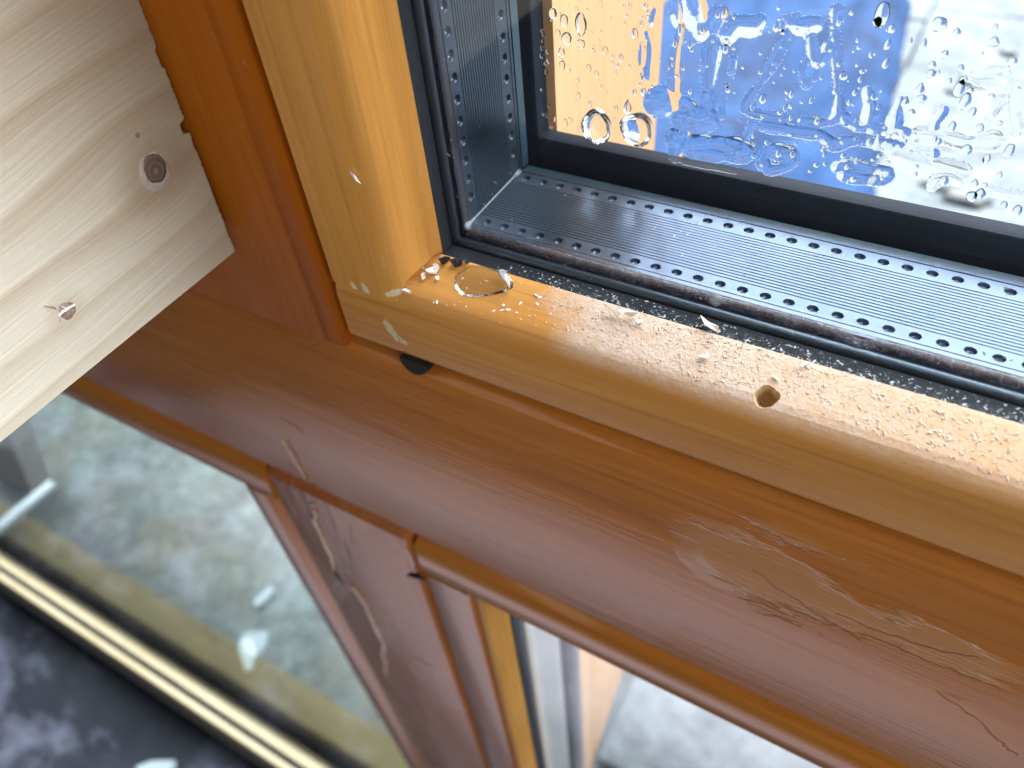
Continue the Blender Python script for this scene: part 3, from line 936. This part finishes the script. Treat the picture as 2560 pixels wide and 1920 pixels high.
scrap('plaster_scrap', 662, 1497, -15.98, [(636, 1510), (640, 1525), (668, 1505), (690, 1478), (684, 1470), (660, 1488)], m_plaster, 0.12, 'small white elongated scrap on the mottled concrete beside the post', 'scrap')
scrap('plaster_scrap', 640, 1600, -12.79, [(604, 1596), (612, 1582), (672, 1580), (664, 1618), (640, 1652), (618, 1640)], m_plaster, 0.06, 'pale blue white scrap lying on the olive timber kerb', 'scrap')
scrap('plaster_scrap', 390, 1912, -13.24, [(338, 1920), (380, 1904), (440, 1902), (438, 1925), (390, 1950), (350, 1950)], m_plaster, 0.06, 'pale blue scrap on the dark board at the bottom edge', 'scrap')
# grey board leaning outside on the far left and a pale strip in front of it
a = [onY(p[0], p[1], 3.2) for p in ((-60, 1075), (15, 1085), (95, 1262), (40, 1300), (-60, 1250))]
v = [(p.x, 3.2, p.z) for p in a] + [(p.x - .3, 3.9, p.z + .1) for p in a]
f = [(0, 1, 2, 3, 4), (9, 8, 7, 6, 5)] + [(i, (i + 1) % 5, 5 + (i + 1) % 5, 5 + i) for i in range(5)]
o = mesh('leaning_board', v, f, m_greypost, None, base=(a[3].x, 3.3, a[3].z))
tag(o, 'blurred grey beige board end outside at the left edge below the beam', 'board')
q0 = onZ(-60, 1362, -12.4); q1 = onZ(130, 1206, -12.4)
d = (q1 - q0).normalized(); s_ = Vector((-d.y, d.x, 0)) * 0.13
v = []
for z in (-12.5, -12.38):
    for q, sg in ((q0, 1), (q1, .7), (q1, -.7), (q0, -1)): v.append((q.x + s_.x * sg, q.y + s_.y * sg, z))
f = [(3, 2, 1, 0), (4, 5, 6, 7)] + [(i, (i + 1) % 4, 4 + (i + 1) % 4, 4 + i) for i in range(4)]
o = mesh('metal_strip', v, f, simple('pale_metal_strip', (0.28, 0.32, 0.34), 0.4, 0.3, 3.0, 0.5, (0.38, 0.41, 0.42)), None, base=tuple(q1))
tag(o, 'pale blurred metal strip outside beside the leaning board', 'metal strip')

# orange timber cheek outside, with a slanted foot
ck = [(1.618, -6.96), (1.75, -6.82), (2.317, -6.22), (2.352, -6.15), (2.352, 2.6), (1.618, 2.6)]
v = [(-0.866, y, z) for y, z in ck] + [(-1.10, y, z) for y, z in ck]
f = [tuple(range(6)), tuple(range(11, 5, -1))] + [(i, (i + 1) % 6, 6 + (i + 1) % 6, 6 + i) for i in range(6)]
o = mesh('outdoor_board', v, f, m_cheek, None, base=(-0.98, 2.0, -6.96))
tag(o, 'upright orange timber board outside, close behind the wet pane', 'board')

# ------------------------------------------------------------------ pale beam
def beam():
    XF, XB = -1.44, -2.15
    z0, z1 = -1.108, 0.55
    n = 300
    v, f = [], []
    # sawn end: a fine ragged edge; slightly out of square
    def yend(z):
        t = (z - z0) / (0.6)
        return 0.957 + 0.026 * t + 0.003 * nz(z * 30, 1, 1) + 0.0035 * nz(z * 190, 3, 2) - (0.016 if abs(z + 0.77) < 0.012 else 0) - (0.006 if abs(z + 0.62) < 0.02 else 0)
    for i in range(n + 1):
        z = z0 + (z1 - z0) * i / n
        ye = min(yend(z), 0.984)
        xo = 0.0
        dz = 0
        if i == 0: xo = -0.012
        for (x, y) in ((XF + xo, -3.5), (XF + xo, 0.2), (XF + xo, ye - 0.004), (XF + xo - 0.002, ye), (XB, ye - .005), (XB, -3.5)):
            v.append((x, y, z))
    for i in range(n):
        for j in range(6):
            a = i * 6 + j; b = i * 6 + (j + 1) % 6
            f.append((a, b, b + 6, a + 6))
    f.append(tuple(range(6))[::-1]); f.append(tuple(n * 6 + j for j in range(6)))
    # small eased lower arris
    v[0] = (XF - .012, -3.5, z0); v[1] = (XF - .012, .2, z0)
    return v, f


bmE = empty('timber_beam', (-1.8, 0.9, -1.108))
tag(bmE, 'pale sawn softwood beam with knots butting against the brown stile', 'beam')
v, f = beam()
body = mesh('beam_body', v, f, m_beam, bmE)


def disc(name, px, py, ry, rz, mat, x0, h, seed, inner=None, parent=None, ang=0.0):
    c = onX(px, py, -1.44)
    n = 36
    v, f = [], []
    for rr, hh in ((1.0, 0.0), (0.93, 1.0), (0.5, 0.85)):
        for i in range(n):
            a = 2 * math.pi * i / n
            w_ = 1 + 0.16 * nz(math.cos(a) * 1.6, math.sin(a) * 1.6, seed) + 0.07 * nz(math.cos(a) * 5, math.sin(a) * 5, seed + 3)
            yy = ry * rr * w_ * math.cos(a); zz = rz * rr * w_ * math.sin(a)
            v.append((x0 + h * hh, c.y + yy * math.cos(ang) - zz * math.sin(ang), c.z + yy * math.sin(ang) + zz * math.cos(ang)))
    v.append((x0 + h * .8, c.y, c.z))
    for r in range(2):
        for i in range(n): f.append((r * n + i, r * n + (i + 1) % n, (r + 1) * n + (i + 1) % n, (r + 1) * n + i))
    for i in range(n): f.append((2 * n + i, 2 * n + (i + 1) % n, 3 * n))
    return mesh(name, v, f, mat, parent or bmE, True)


kn = disc('knot', 386, 421, 0.029, 0.032, m_knot, -1.4385, 0.003, 5)
kn['label'] = 'round grey brown sound knot'
kr = disc('knot_ring', 388, 430, 0.040, 0.043, m_bark, -1.4398, 0.0022, 1, parent=kn)
kr['label'] = 'pale flaky ring round the sound knot'
kn = disc('torn_knot', 168, 777, 0.017, 0.020, m_knothole, -1.4399, 0.0016, 9)
kn['label'] = 'dark torn knot with pale splinters'
for k, pts in enumerate((((110, 764), (125, 765), (138, 769)), ((150, 765), (165, 772), (185, 762)), ((145, 790), (160, 775)), ((142, 772), (150, 800)), ((172, 770), (160, 778)))):
    P3 = [onX(a, b, -1.44) for a, b in pts]
    v, f = [], []
    n = len(P3)
    for i, p in enumerate(P3):
        ww = 0.0042 * (0.3 if i in (0,) else 1)
        v += [(-1.4402, p.y, p.z - ww), (-1.436, p.y, p.z), (-1.4402, p.y, p.z + ww)]
    for i in range(n - 1):
        for j in range(3):
            a = i * 3 + j; b = i * 3 + (j + 1) % 3; f.append((a, b, b + 3, a + 3))
    f.append((0, 1, 2)); f.append(tuple((n - 1) * 3 + j for j in (2, 1, 0)))
    mesh('splinter', v, f, m_bark if k == 0 else m_white, kn)
for px, py in ((343, 338),):
    disc('pin_knot', px, py, 0.0055, 0.0055, m_knothole, -1.4399, 0.0012, px)

# ------------------------------------------------------------------ water on the outer pane
def drop(px, py, rx, rz, h, label, group=None, seed=0.0, tail=0.0, name='raindrop'):
    c = onY(px, py, YO)
    n, m_ = 26, 7
    v, f = [], []
    def outl(a, r):
        w_ = 1 + 0.10 * nz(math.cos(a) * 1.3 + seed, math.sin(a) * 1.3, seed) * 1.6
        x = rx * w_ * math.cos(a) * r; z = rz * w_ * math.sin(a) * r
        if tail and z > 0: x *= max(0.2, 1 - tail * z / rz)
        return c.x + x, c.z + z - 0.12 * rz * (1 - r)
    for r in range(m_ + 1):
        t = r / m_
        rad = math.cos(t * math.pi / 2) if r < m_ else 0.0
        y = YO + 0.0006 + h * math.sin(t * math.pi / 2)
        if r == m_:
            x, z = outl(0, 0.0); v.append((x, y, z)); break
        for i in range(n):
            x, z = outl(2 * math.pi * i / n, rad); v.append((x, y, z))
    for r in range(m_ - 1):
        for i in range(n): f.append((r * n + i, r * n + (i + 1) % n, (r + 1) * n + (i + 1) % n, (r + 1) * n + i))
    top = len(v) - 1
    for i in range(n): f.append(((m_ - 1) * n + i, (m_ - 1) * n + (i + 1) % n, top))
    f.append(tuple(range(n))[::-1])
    o = mesh(name, v, f, m_water, None, True, sharp=math.radians(70), base=(c.x, YO, c.z - rz))
    return tag(o, label, 'raindrop', group)


k_ = 0.00105
drop(1489, 318, 38 * k_, 41 * k_, 0.040, 'largest round raindrop at the lower left of the wet pane, left of the pair', seed=1.3)
drop(1590, 326, 40 * k_, 38 * k_, 0.040, 'largest round raindrop at the lower left of the wet pane, right of the pair', seed=4.1)
drop(1451, 62, 13 * k_, 24 * k_, 0.014, 'long oval raindrop high over the orange board', seed=2.2)
drop(1416, 98, 12 * k_, 15 * k_, 0.012, 'round bright raindrop over the orange board, below the long oval one', seed=6.0)
drop(1410, 52, 9 * k_, 14 * k_, 0.009, 'oval raindrop over the orange board, left of the long oval one', seed=3.0)
drop(1381, 34, 10 * k_, 12 * k_, 0.009, 'round bright raindrop near the upper left edge of the wet pane', seed=8.0)
drop(1452, 110, 10 * k_, 10 * k_, 0.007, 'flat round raindrop over the orange board, right of the bright one', seed=9.0)
drop(1568, 268, 9 * k_, 17 * k_, 0.008, 'small tailed raindrop just above the right of the large pair', seed=10.0, tail=.7)
drop(1403, 132, 8 * k_, 11 * k_, 0.008, 'small oval raindrop over the orange board, below the bright round one', seed=12.0)
drop(2205, 37, 13 * k_, 22 * k_, 0.008, 'raindrop high on the right edge of the blue sheet', seed=13.0)
rd = random.Random(11)
cnt = 0
zones = ((1368, 1640, 0, 330, 62, (3, 7)), (1668, 1850, 20, 250, 34, (2.5, 6)), (1850, 2260, 20, 320, 78, (2.5, 6.5)), (1880, 2240, 330, 470, 34, (3, 7)), (2260, 2550, 60, 540, 46, (4, 10)), (1352, 1372, 40, 310, 12, (3, 6)))
used = [(1489, 318, 44), (1590, 326, 44), (1451, 62, 26), (1416, 98, 18), (1410, 52, 16), (1381, 34, 15), (1452, 110, 13), (1568, 268, 18)]
for (x0, x1, y0, y1, n, (ra, rb)) in zones:
    where = ('small raindrop on the wet pane over the orange board' if x1 < 1660 else 'small raindrop on the wet pane over the bright paving' if x0 >= 2260 else 'small raindrop on the wet pane over the blue sheet')
    grp = where.replace('small raindrop', 'small raindrops')
    i = 0; tries = 0
    while i < n and tries < n * 20:
        tries += 1
        px = rd.uniform(x0, x1); py = rd.uniform(y0, y1)
        if py > 318 + (px - 1347) * 0.183: continue
        s = rd.uniform(ra, rb) * (0.7 + 0.6 * rd.random() ** 2)
        if any((px - a) ** 2 + (py - b) ** 2 < (s + c_) ** 2 for a, b, c_ in used): continue
        used.append((px, py, s)); i += 1
        el = rd.uniform(0.9, 1.9)
        drop(px, py, s * k_, s * el * k_, s * k_ * rd.uniform(0.38, 0.72), where, grp, seed=rd.uniform(0, 50), tail=rd.choice((0, 0, .4)))


def film():
    """running water on the outer face: rivulets, pools and smears as one uneven layer"""
    strokes = [
        ([(1689, 0), (1694, 54), (1700, 72), (1689, 127), (1684, 163), (1682, 235)], 8, .55),
        ([(1796, 43), (1783, 101), (1776, 156), (1770, 217), (1768, 275)], 12, .5),
        ([(1635, 262), (1680, 252), (1720, 268), (1738, 300), (1762, 296)], 20, .42),
        ([(1690, 345), (1702, 366), (1760, 358), (1830, 366), (1852, 378)], 15, .5),
        ([(1700, 300), (1712, 335), (1696, 360), (1688, 392)], 15, .5),
        ([(1912, 316), (1984, 327), (2049, 338), (2085, 362), (2129, 353), (2230, 365), (2330, 385)], 9, .55),
        ([(2006, 304), (2042, 307), (2078, 304), (2096, 289), (2122, 304), (2143, 318), (2169, 315), (2187, 322), (2266, 333)], 8, .6),
        ([(2093, 29), (2087, 90), (2093, 181), (2098, 253), (2096, 289)], 8, .4),
        ([(2169, 231), (2176, 275), (2169, 311)], 8, .6),
        ([(1990, 40), (1934, 155), (1865, 260), (1868, 278), (1923, 291), (1959, 297)], 6, .35),
        ([(2028, 94), (2035, 145), (2049, 155), (2071, 119)], 9, .6),
        ([(1818, 87), (1836, 65), (1879, 65), (1897, 54)], 13, .6),
        ([(1985, 62), (2005, 66), (2040, 60)], 11, .6),
        ([(1908, 410), (1905, 398), (1925, 378), (1975, 388), (1985, 402), (1960, 418), (1925, 424)], 13, .55),
        ([(2095, 418), (2120, 412), (2160, 420), (2220, 428)], 11, .6),
        ([(2110, 438), (2150, 446), (2200, 450), (2222, 440)], 10, .6),
        ([(1770, 352), (1810, 350), (1850, 366), (1845, 388), (1790, 388), (1730, 380)], 11, .55),
        ([(1860, 350), (1878, 313)], 7, .5),
        ([(2011, 155), (2005, 180), (2015, 212)], 6, .6), ([(2046, 165), (2036, 198)], 4, .6),
        ([(1815, 215), (1808, 250), (1803, 290)], 5, .6), ([(1832, 150), (1828, 178)], 5, .6),
        ([(1968, 45), (1975, 66), (1990, 40)], 6, .6),
        ([(1727, 0), (1741, 54), (1756, 78)], 18, .5),
        ([(2500, 250), (2478, 290), (2455, 325)], 7, .55), ([(2353, 278), (2336, 305), (2331, 325)], 8, .5),
        ([(2483, 477), (2515, 486), (2548, 489)], 8, .6), ([(2300, 340), (2360, 345), (2420, 358), (2480, 352)], 12, .28),
        ([(2420, 190), (2450, 195), (2490, 190)], 10, .3), ([(2540, 215), (2530, 270), (2542, 330)], 8, .4),
        ([(2330, 470), (2345, 450), (2375, 445), (2400, 455)], 9, .35), ([(2250, 250), (2240, 285), (2236, 310)], 9, .5),
        ([(2228, 375), (2300, 400), (2400, 430)], 16, .2), ([(1640, 30), (1634, 55)], 6, .6), ([(1622, 85), (1630, 125), (1626, 185)], 10, .45),
        ([(1606, 105), (1604, 160)], 4, .6), ([(1494, 118), (1505, 133)], 5, .5), ([(1436, 205), (1438, 240)], 4, .5),
    ]
    # a continuous lip of water along the lower edge
    edge = [(1352 + i * 60, 334 + (1352 + i * 60 - 1347) * 0.190) for i in range(21)]
    strokes.append((edge[6:9], 5, .28))
    segs = []
    for pts, wpx, hh in strokes:
        P2 = [onY(a, b, YO) for a, b in pts]
        sub = []
        for i in range(len(P2) - 1):        # smooth the path
            p0 = P2[max(i - 1, 0)]; p1 = P2[i]; p2 = P2[i + 1]; p3 = P2[min(i + 2, len(P2) - 1)]
            for q in range(6):
                t = q / 6
                sub.append(0.5 * ((2 * p1) + (p2 - p0) * t + (2 * p0 - 5 * p1 + 4 * p2 - p3) * t * t + (3 * p1 - p0 - 3 * p2 + p3) * t ** 3))
        sub.append(P2[-1])
        segs.append((sub, wpx * k_, hh))
    H = {}
    st = 0.0024
    for sub, ww, hh in segs:
        for i in range(len(sub) - 1):
            a, b = sub[i], sub[i + 1]
            w1 = ww * 1.25 * (1 + 0.8 * nz(a.x * 26, a.z * 26, ww * 90))
            x0 = int((min(a.x, b.x) - w1) / st) - 1; x1 = int((max(a.x, b.x) + w1) / st) + 1
            z0 = int((min(a.z, b.z) - w1) / st) - 1; z1 = int((max(a.z, b.z) + w1) / st) + 1
            dx, dz = b.x - a.x, b.z - a.z; L = dx * dx + dz * dz + 1e-12
            for ix in range(x0, x1 + 1):
                for iz in range(z0, z1 + 1):
                    X, Z = ix * st, iz * st
                    if Z < -0.992 or X < -0.885: continue
                    t = max(0, min(1, ((X - a.x) * dx + (Z - a.z) * dz) / L))
                    d = math.hypot(X - a.x - dx * t, Z - a.z - dz * t)
                    if d < w1:
                        h = 0.52 * hh * w1 * (1 - (d / w1) ** 2) ** 1.05
                        if h > H.get((ix, iz), 0): H[(ix, iz)] = h
    # thin undulating sheet over the blue and bright parts
    for it in range(2):
        G = {}
        for (ix, iz), h in H.items():
            s = 0; n = 0
            for ax in (-1, 0, 1):
                for az in (-1, 0, 1):
                    s += H.get((ix + ax, iz + az), 0); n += 1
            G[(ix, iz)] = 0.4 * h + 0.6 * s / n
        H = G
    cells = set()
    for (ix, iz) in H:
        for ax in (-1, 0):
            for az in (-1, 0): cells.add((ix + ax, iz + az))
    vi, vt, vb, faces = {}, [], [], []
    def vid(ix, iz):
        if (ix, iz) not in vi:
            vi[(ix, iz)] = len(vt)
            X, Z = ix * st, iz * st; h = H.get((ix, iz), 0)
            vt.append((X, YO + 0.0010 + h, Z)); vb.append((X, YO + 0.0007, Z))
        return vi[(ix, iz)]
    quads = []
    for (ix, iz) in cells:
        quads.append((vid(ix, iz), vid(ix + 1, iz), vid(ix + 1, iz + 1), vid(ix, iz + 1)))
    n = len(vt)
    ed = {}
    for q in quads:
        faces.append(q); faces.append(tuple(n + i for i in q[::-1]))
        for i in range(4):
            e = (q[i], q[(i + 1) % 4]); ed[tuple(sorted(e))] = ed.get(tuple(sorted(e)), 0) + 1
    for (a, b), c in ed.items():
        if c == 1: faces.append((a, b, n + b, n + a))
    o = mesh('running_water', vt + vb, faces, m_water, None, True, sharp=math.radians(60), base=(-0.2, YO, -0.99))
    tag(o, 'rivulets and smears of rainwater running down the outer pane', 'water', kind='stuff')
film()

# ------------------------------------------------------------------ small things on the bead
def bead_pt(px, py):
    """where the ray meets the level bead's upward face"""
    r = ray(px, py)
    lo, hi = 1.0, 1.122
    best = None
    for i in range(200):
        Y = lo + (hi - lo) * i / 199
        z = r[2] * Y / r[1]
        e = abs(z - bead_top(Y))
        if best is None or e < best[0]: best = (e, Y)
    Y = best[1]
    return Vector((r[0] * Y / r[1], Y, bead_top(Y)))


# clear water lying in the corner of the level bead
def puddle():
    out = [(1137, 690), (1150, 675), (1175, 663), (1205, 664), (1240, 676), (1270, 688), (1284, 704), (1282, 720), (1260, 732), (1225, 740), (1180, 743), (1152, 737), (1137, 718)]
    n = len(out)
    cx = sum(p[0] for p in out) / n; cy = sum(p[1] for p in out) / n
    v, f = [], []
    R_ = 5
    for r in range(R_ + 1):
        t = r / R_
        sc = 1 - t * 0.96
        for (a, b) in out:
            p = bead_pt(cx + (a - cx) * sc, cy + (b - cy) * sc)
            h = 0.006 * (1 - (1 - min(1, t * 1.9)) ** 2) ** 0.5
            v.append((p.x, p.y - h * .45, p.z + 0.0008 + h * .9))
    for r in range(R_):
        for i in range(n): f.append((r * n + i, r * n + (i + 1) % n, (r + 1) * n + (i + 1) % n, (r + 1) * n + i))
    f.append(tuple(R_ * n + i for i in range(n)))
    # closed underside follows the bead
    b0 = len(v)
    for r in range(1, R_ + 1):
        sc = 1 - r / R_ * 0.96
        for (a, b) in out:
            p = bead_pt(cx + (a - cx) * sc, cy + (b - cy) * sc); v.append((p.x, p.y - 0.0003, p.z + 0.0006))
    for i in range(n): f.append(((i + 1) % n, i, b0 + i, b0 + (i + 1) % n))
    for r in range(R_ - 1):
        for i in range(n): f.append((b0 + r * n + (i + 1) % n, b0 + r * n + i, b0 + (r + 1) * n + i, b0 + (r + 1) * n + (i + 1) % n))
    f.append(tuple(b0 + (R_ - 1) * n + i for i in range(n))[::-1])
    o = mesh('water_pool', v, f, m_water, None, True, base=tuple(bead_pt(cx, cy)))
    tag(o, 'clear flat pool of water in the corner of the level bead', 'water pool')


t = NT('thin_clear_water'); t.n.remove(t.bsdf)
tr = t.add('ShaderNodeBsdfTransparent', Color=(0.992, 0.985, 0.97, 1))
gl = t.add('ShaderNodeBsdfGlossy', Roughness=0.03); lw = t.add('ShaderNodeLayerWeight', Blend=0.5)
fr = t.m('ADD', t.m('MULTIPLY', t.m('POWER', lw.outputs['Facing'], 5.0), 0.96), 0.02)
mx = t.n.new('ShaderNodeMixShader')
t.l.new(fr, mx.inputs[0]); t.l.new(tr.outputs[0], mx.inputs[1]); t.l.new(gl.outputs[0], mx.inputs[2])
t.l.new(mx.outputs[0], t.out.inputs['Surface'])
m_water_t = t.mat
puddle()


def flake(name, pts, label, cat, mat, lift=0.004, th=0.003, curl=0.0, group=None, surf=bead_pt):
    """thin curled chip through px points lying on the bead"""
    P3 = [surf(a, b) for a, b in pts]
    c = sum(P3, Vector()) / len(P3)
    n = len(P3)
    top, bot = [], []
    for i, p in enumerate(P3):
        h = lift + curl * (0.5 + 0.5 * math.cos(i * 2.4)) 
        q = p + Vector((0, -0.3, 0.95)) * h
        bot.append(tuple(q)); top.append(tuple(q + Vector((0, -0.3, 0.95)) * th))
    v = bot + top + [tuple(c + Vector((0, -0.3, 0.95)) * (lift + curl * .6)), tuple(c + Vector((0, -0.3, 0.95)) * (lift + curl * .6 + th))]
    f = []
    for i in range(n):
        j = (i + 1) % n
        f += [(i, j, 2 * n), (n + j, n + i, 2 * n + 1), (i, n + i, n + j, j)]
    return tag(mesh(name, v, f, mat, None, base=tuple(c)), label, cat, group)


def tape_pt(px, py):
    p = onZ(px, py, -1.072); return p


flake('wood_shaving', [(1519, 777), (1533, 784), (1550, 780), (1598, 791), (1580, 795), (1552, 792), (1545, 798)], 'curled white wood shaving on the level bead near the dusty black tape', 'wood shaving', m_chip, 0.001, 0.0025, 0.016)
flake('wood_shaving', [(1751, 799), (1768, 806), (1775, 814), (1797, 826), (1796, 834), (1762, 822)], 'pointed pale wood splinter standing on the dusty black tape', 'wood shaving', m_chip, 0.002, 0.003, 0.014, surf=tape_pt)
flake('wood_shaving', [(1743, 895), (1755, 889), (1776, 893), (1762, 899)], 'small white wood chip on the level bead left of the drilled hole', 'wood chip', m_chip, 0.001, 0.003, 0.006)
flake('wood_shaving', [(1588, 806), (1600, 801), (1607, 808), (1595, 813)], 'tiny pale wood chip beside the curled shaving', 'wood chip', m_chip, 0.001, 0.003, 0.005)
flake('wood_shaving', [(1997, 918), (2015, 906), (2021, 909), (2004, 921)], 'pale splinter at the edge of the dusty tape above the drilled hole', 'wood chip', m_chip, 0.001, 0.003, 0.004)
flake('wood_shaving', [(1927, 940), (1934, 940), (1950, 953), (1944, 954)], 'thin pale splinter on the bead just above the drilled hole', 'wood chip', m_chip, 0.001, 0.002, 0.003)
flake('sealant_crumb', [(1068, 684), (1080, 674), (1098, 668), (1102, 674), (1090, 686), (1075, 690)], 'white ragged crumb at the foot of the upright bead', 'crumb', m_white, 0.001, 0.006, 0.010)
flake('wood_shaving', [(1056, 690), (1062, 684), (1066, 698), (1058, 704)], 'small pinkish splinter at the foot of the upright bead', 'wood chip', m_chip, 0.001, 0.003, 0.006)
flake('sealant_crumb', [(1009, 731), (1016, 725), (1030, 733), (1026, 738)], 'small bluish white crumb at the front corner of the upright bead', 'crumb', m_white, 0.002, 0.005, 0.006)
flake('sealant_crumb', [(1090, 697), (1097, 692), (1100, 700), (1094, 704)], 'tiny white crumb beside the water pool, left of it', 'crumb', m_white, 0.001, 0.004, 0.003)
flake('sealant_crumb', [(1128, 660), (1145, 652), (1160, 658), (1155, 668), (1138, 670)], 'black sealant lump at the inner corner of the beads', 'sealant lump', m_butyl, 0.001, 0.010, 0.006)
flake('sealant_crumb', [(1160, 656), (1168, 652), (1176, 657), (1168, 663)], 'small black sealant lump next to the water pool', 'sealant lump', m_butyl, 0.001, 0.006, 0.003)
flake('sealant_crumb', [(1100, 656), (1115, 646), (1128, 650), (1120, 660), (1106, 664)], 'grey black sealant crumb right behind the upright bead', 'sealant lump', m_butyl, 0.001, 0.008, 0.006)
# clear plastic sliver hanging over the tape onto the pool
sl = [(1268, 668), (1262, 684), (1266, 698), (1275, 708), (1281, 720)]
v, f = [], []
for i, (a, b) in enumerate(sl):
    p = bead_pt(a, b) + Vector((0, -0.01, 0.016 - 0.002 * i)); ww = (0.012, 0.013, 0.010, 0.006, 0.002)[i]
    v += [(p.x - ww, p.y, p.z), (p.x - ww * .3, p.y - .004, p.z + .005), (p.x + ww * .4, p.y - .002, p.z + .002), (p.x + ww, p.y, p.z + .004), (p.x, p.y + .002, p.z - .003)]
for i in range(4):
    for j in range(5):
        a = i * 5 + j; b = i * 5 + (j + 1) % 5; f.append((a, b, b + 5, a + 5))
f.append((0, 1, 2, 3, 4)); f.append((24, 23, 22, 21, 20))
o = mesh('plastic_sliver', v, f, simple('clear_plastic', (0.75, 0.8, 0.86), 0.15, 0, None, Transmission_Weight=0.55, IOR=1.4), None, True, base=v[0])
tag(o, 'clear whitish plastic sliver bridging the tape and the water pool', 'plastic sliver')
# white nick on the upright bead
cpt = onY(888, 440, 0.994)
v = [(cpt.x - .012, .9935, cpt.z + .012), (cpt.x - .002, .990, cpt.z + .010), (cpt.x + .012, .9935, cpt.z - .016), (cpt.x + .004, .989, cpt.z - .008), (cpt.x - .010, .9935, cpt.z - .002), (cpt.x, .9945, cpt.z)]
o = mesh('plaster_fleck', v, [(0, 1, 3, 4), (1, 2, 3), (0, 4, 5), (0, 5, 1), (1, 5, 2), (2, 5, 3), (3, 5, 4)], m_white, None, base=tuple(cpt))
tag(o, 'white fleck stuck on the front of the upright bead', 'fleck')


def scatter(name, gen, n, mat, seed, s0, s1, label, cat, up=(0, -0.3, 0.95), flat=0.35):
    r = random.Random(seed)
    v, f = [], []
    upv = Vector(up).normalized()
    for i in range(n):
        g = gen(r)
        if g is None: continue
        c, sc = g
        s = (s0 + (s1 - s0) * r.random() ** 3) * sc
        a1 = Vector((r.gauss(0, 1), r.gauss(0, 1), r.gauss(0, 1))); a1 = (a1 - upv * a1.dot(upv)).normalized()
        a2 = upv.cross(a1)
        L = s * r.uniform(1.0, 2.6); W = s * r.uniform(.4, .9); T = s * r.uniform(.3, .8) * flat * 2
        b = len(v)
        c = Vector(c) + upv * T * 0.4
        for q in (a1 * L, -a1 * L * .8 + a2 * W * .3, a2 * W, -a2 * W):
            v.append(tuple(c + q + upv * r.uniform(-.3, .3) * T))
        v.append(tuple(c + upv * T)); v.append(tuple(c - upv * T * .4))
        for k in ((0, 2, 4), (2, 1, 4), (1, 3, 4), (3, 0, 4), (2, 0, 5), (1, 2, 5), (3, 1, 5), (0, 3, 5)): f.append(tuple(b + j for j in k))
    o = mesh(name, v, f, mat, None, base=v[0])
    return tag(o, label, cat, kind='stuff')


def g_bead(r):
    x = r.uniform(-0.66, 0.55); Y = r.uniform(1.030, 1.121)
    dens = min(1, max(0.03, (x + 0.66) / 0.14)) * (0.45 + 0.55 * (nz(x * 6, Y * 20, 1) + .5))
    if r.random() > dens: return None
    if (Vector((x, Y, 0)) - Vector((hole_c.x, hole_c.y, 0))).length < 0.03: return None
    return (x, Y, bead_top(Y)), 1.0


def g_tape(r):
    x = r.uniform(-0.80, 0.55); t_ = r.random() ** 1.8; Y = 1.1225 + 0.046 * t_
    if r.random() > min(1, (x + 0.80) / 0.15): return None
    return (x, Y, -1.0735 - 0.0045 * t_), 0.9


scatter('sawdust', g_bead, 4200, m_dust, 5, 0.0004, 0.0034, 'fine pale sawdust strewn along the level bead', 'sawdust')
scatter('tape_dust', g_tape, 1200, m_speck, 6, 0.0006, 0.0036, 'pale dust and crumbs along the black tape beside the glass', 'dust', (0, 0, 1))


def g_corner(r):
    x = r.uniform(-1.0, -0.62); Y = r.uniform(1.02, 1.12)
    return (x, Y, bead_top(Y)), 1.0


scatter('corner_crumbs', g_corner, 46, m_white, 8, 0.0012, 0.0050, 'few pale crumbs near the corner of the level bead', 'crumbs')


def g_pane(r):
    x = r.uniform(-0.9, 0.4); z = r.uniform(-1.06, -0.62)
    if z > -0.83 and x > -0.75: return None
    return (x, 1.1695, z), 1.0


scatter('pane_specks', g_pane, 260, m_speck, 9, 0.0007, 0.0036, 'pale dust specks on the room face of the pane', 'specks', (0, -1, 0), 0.2)
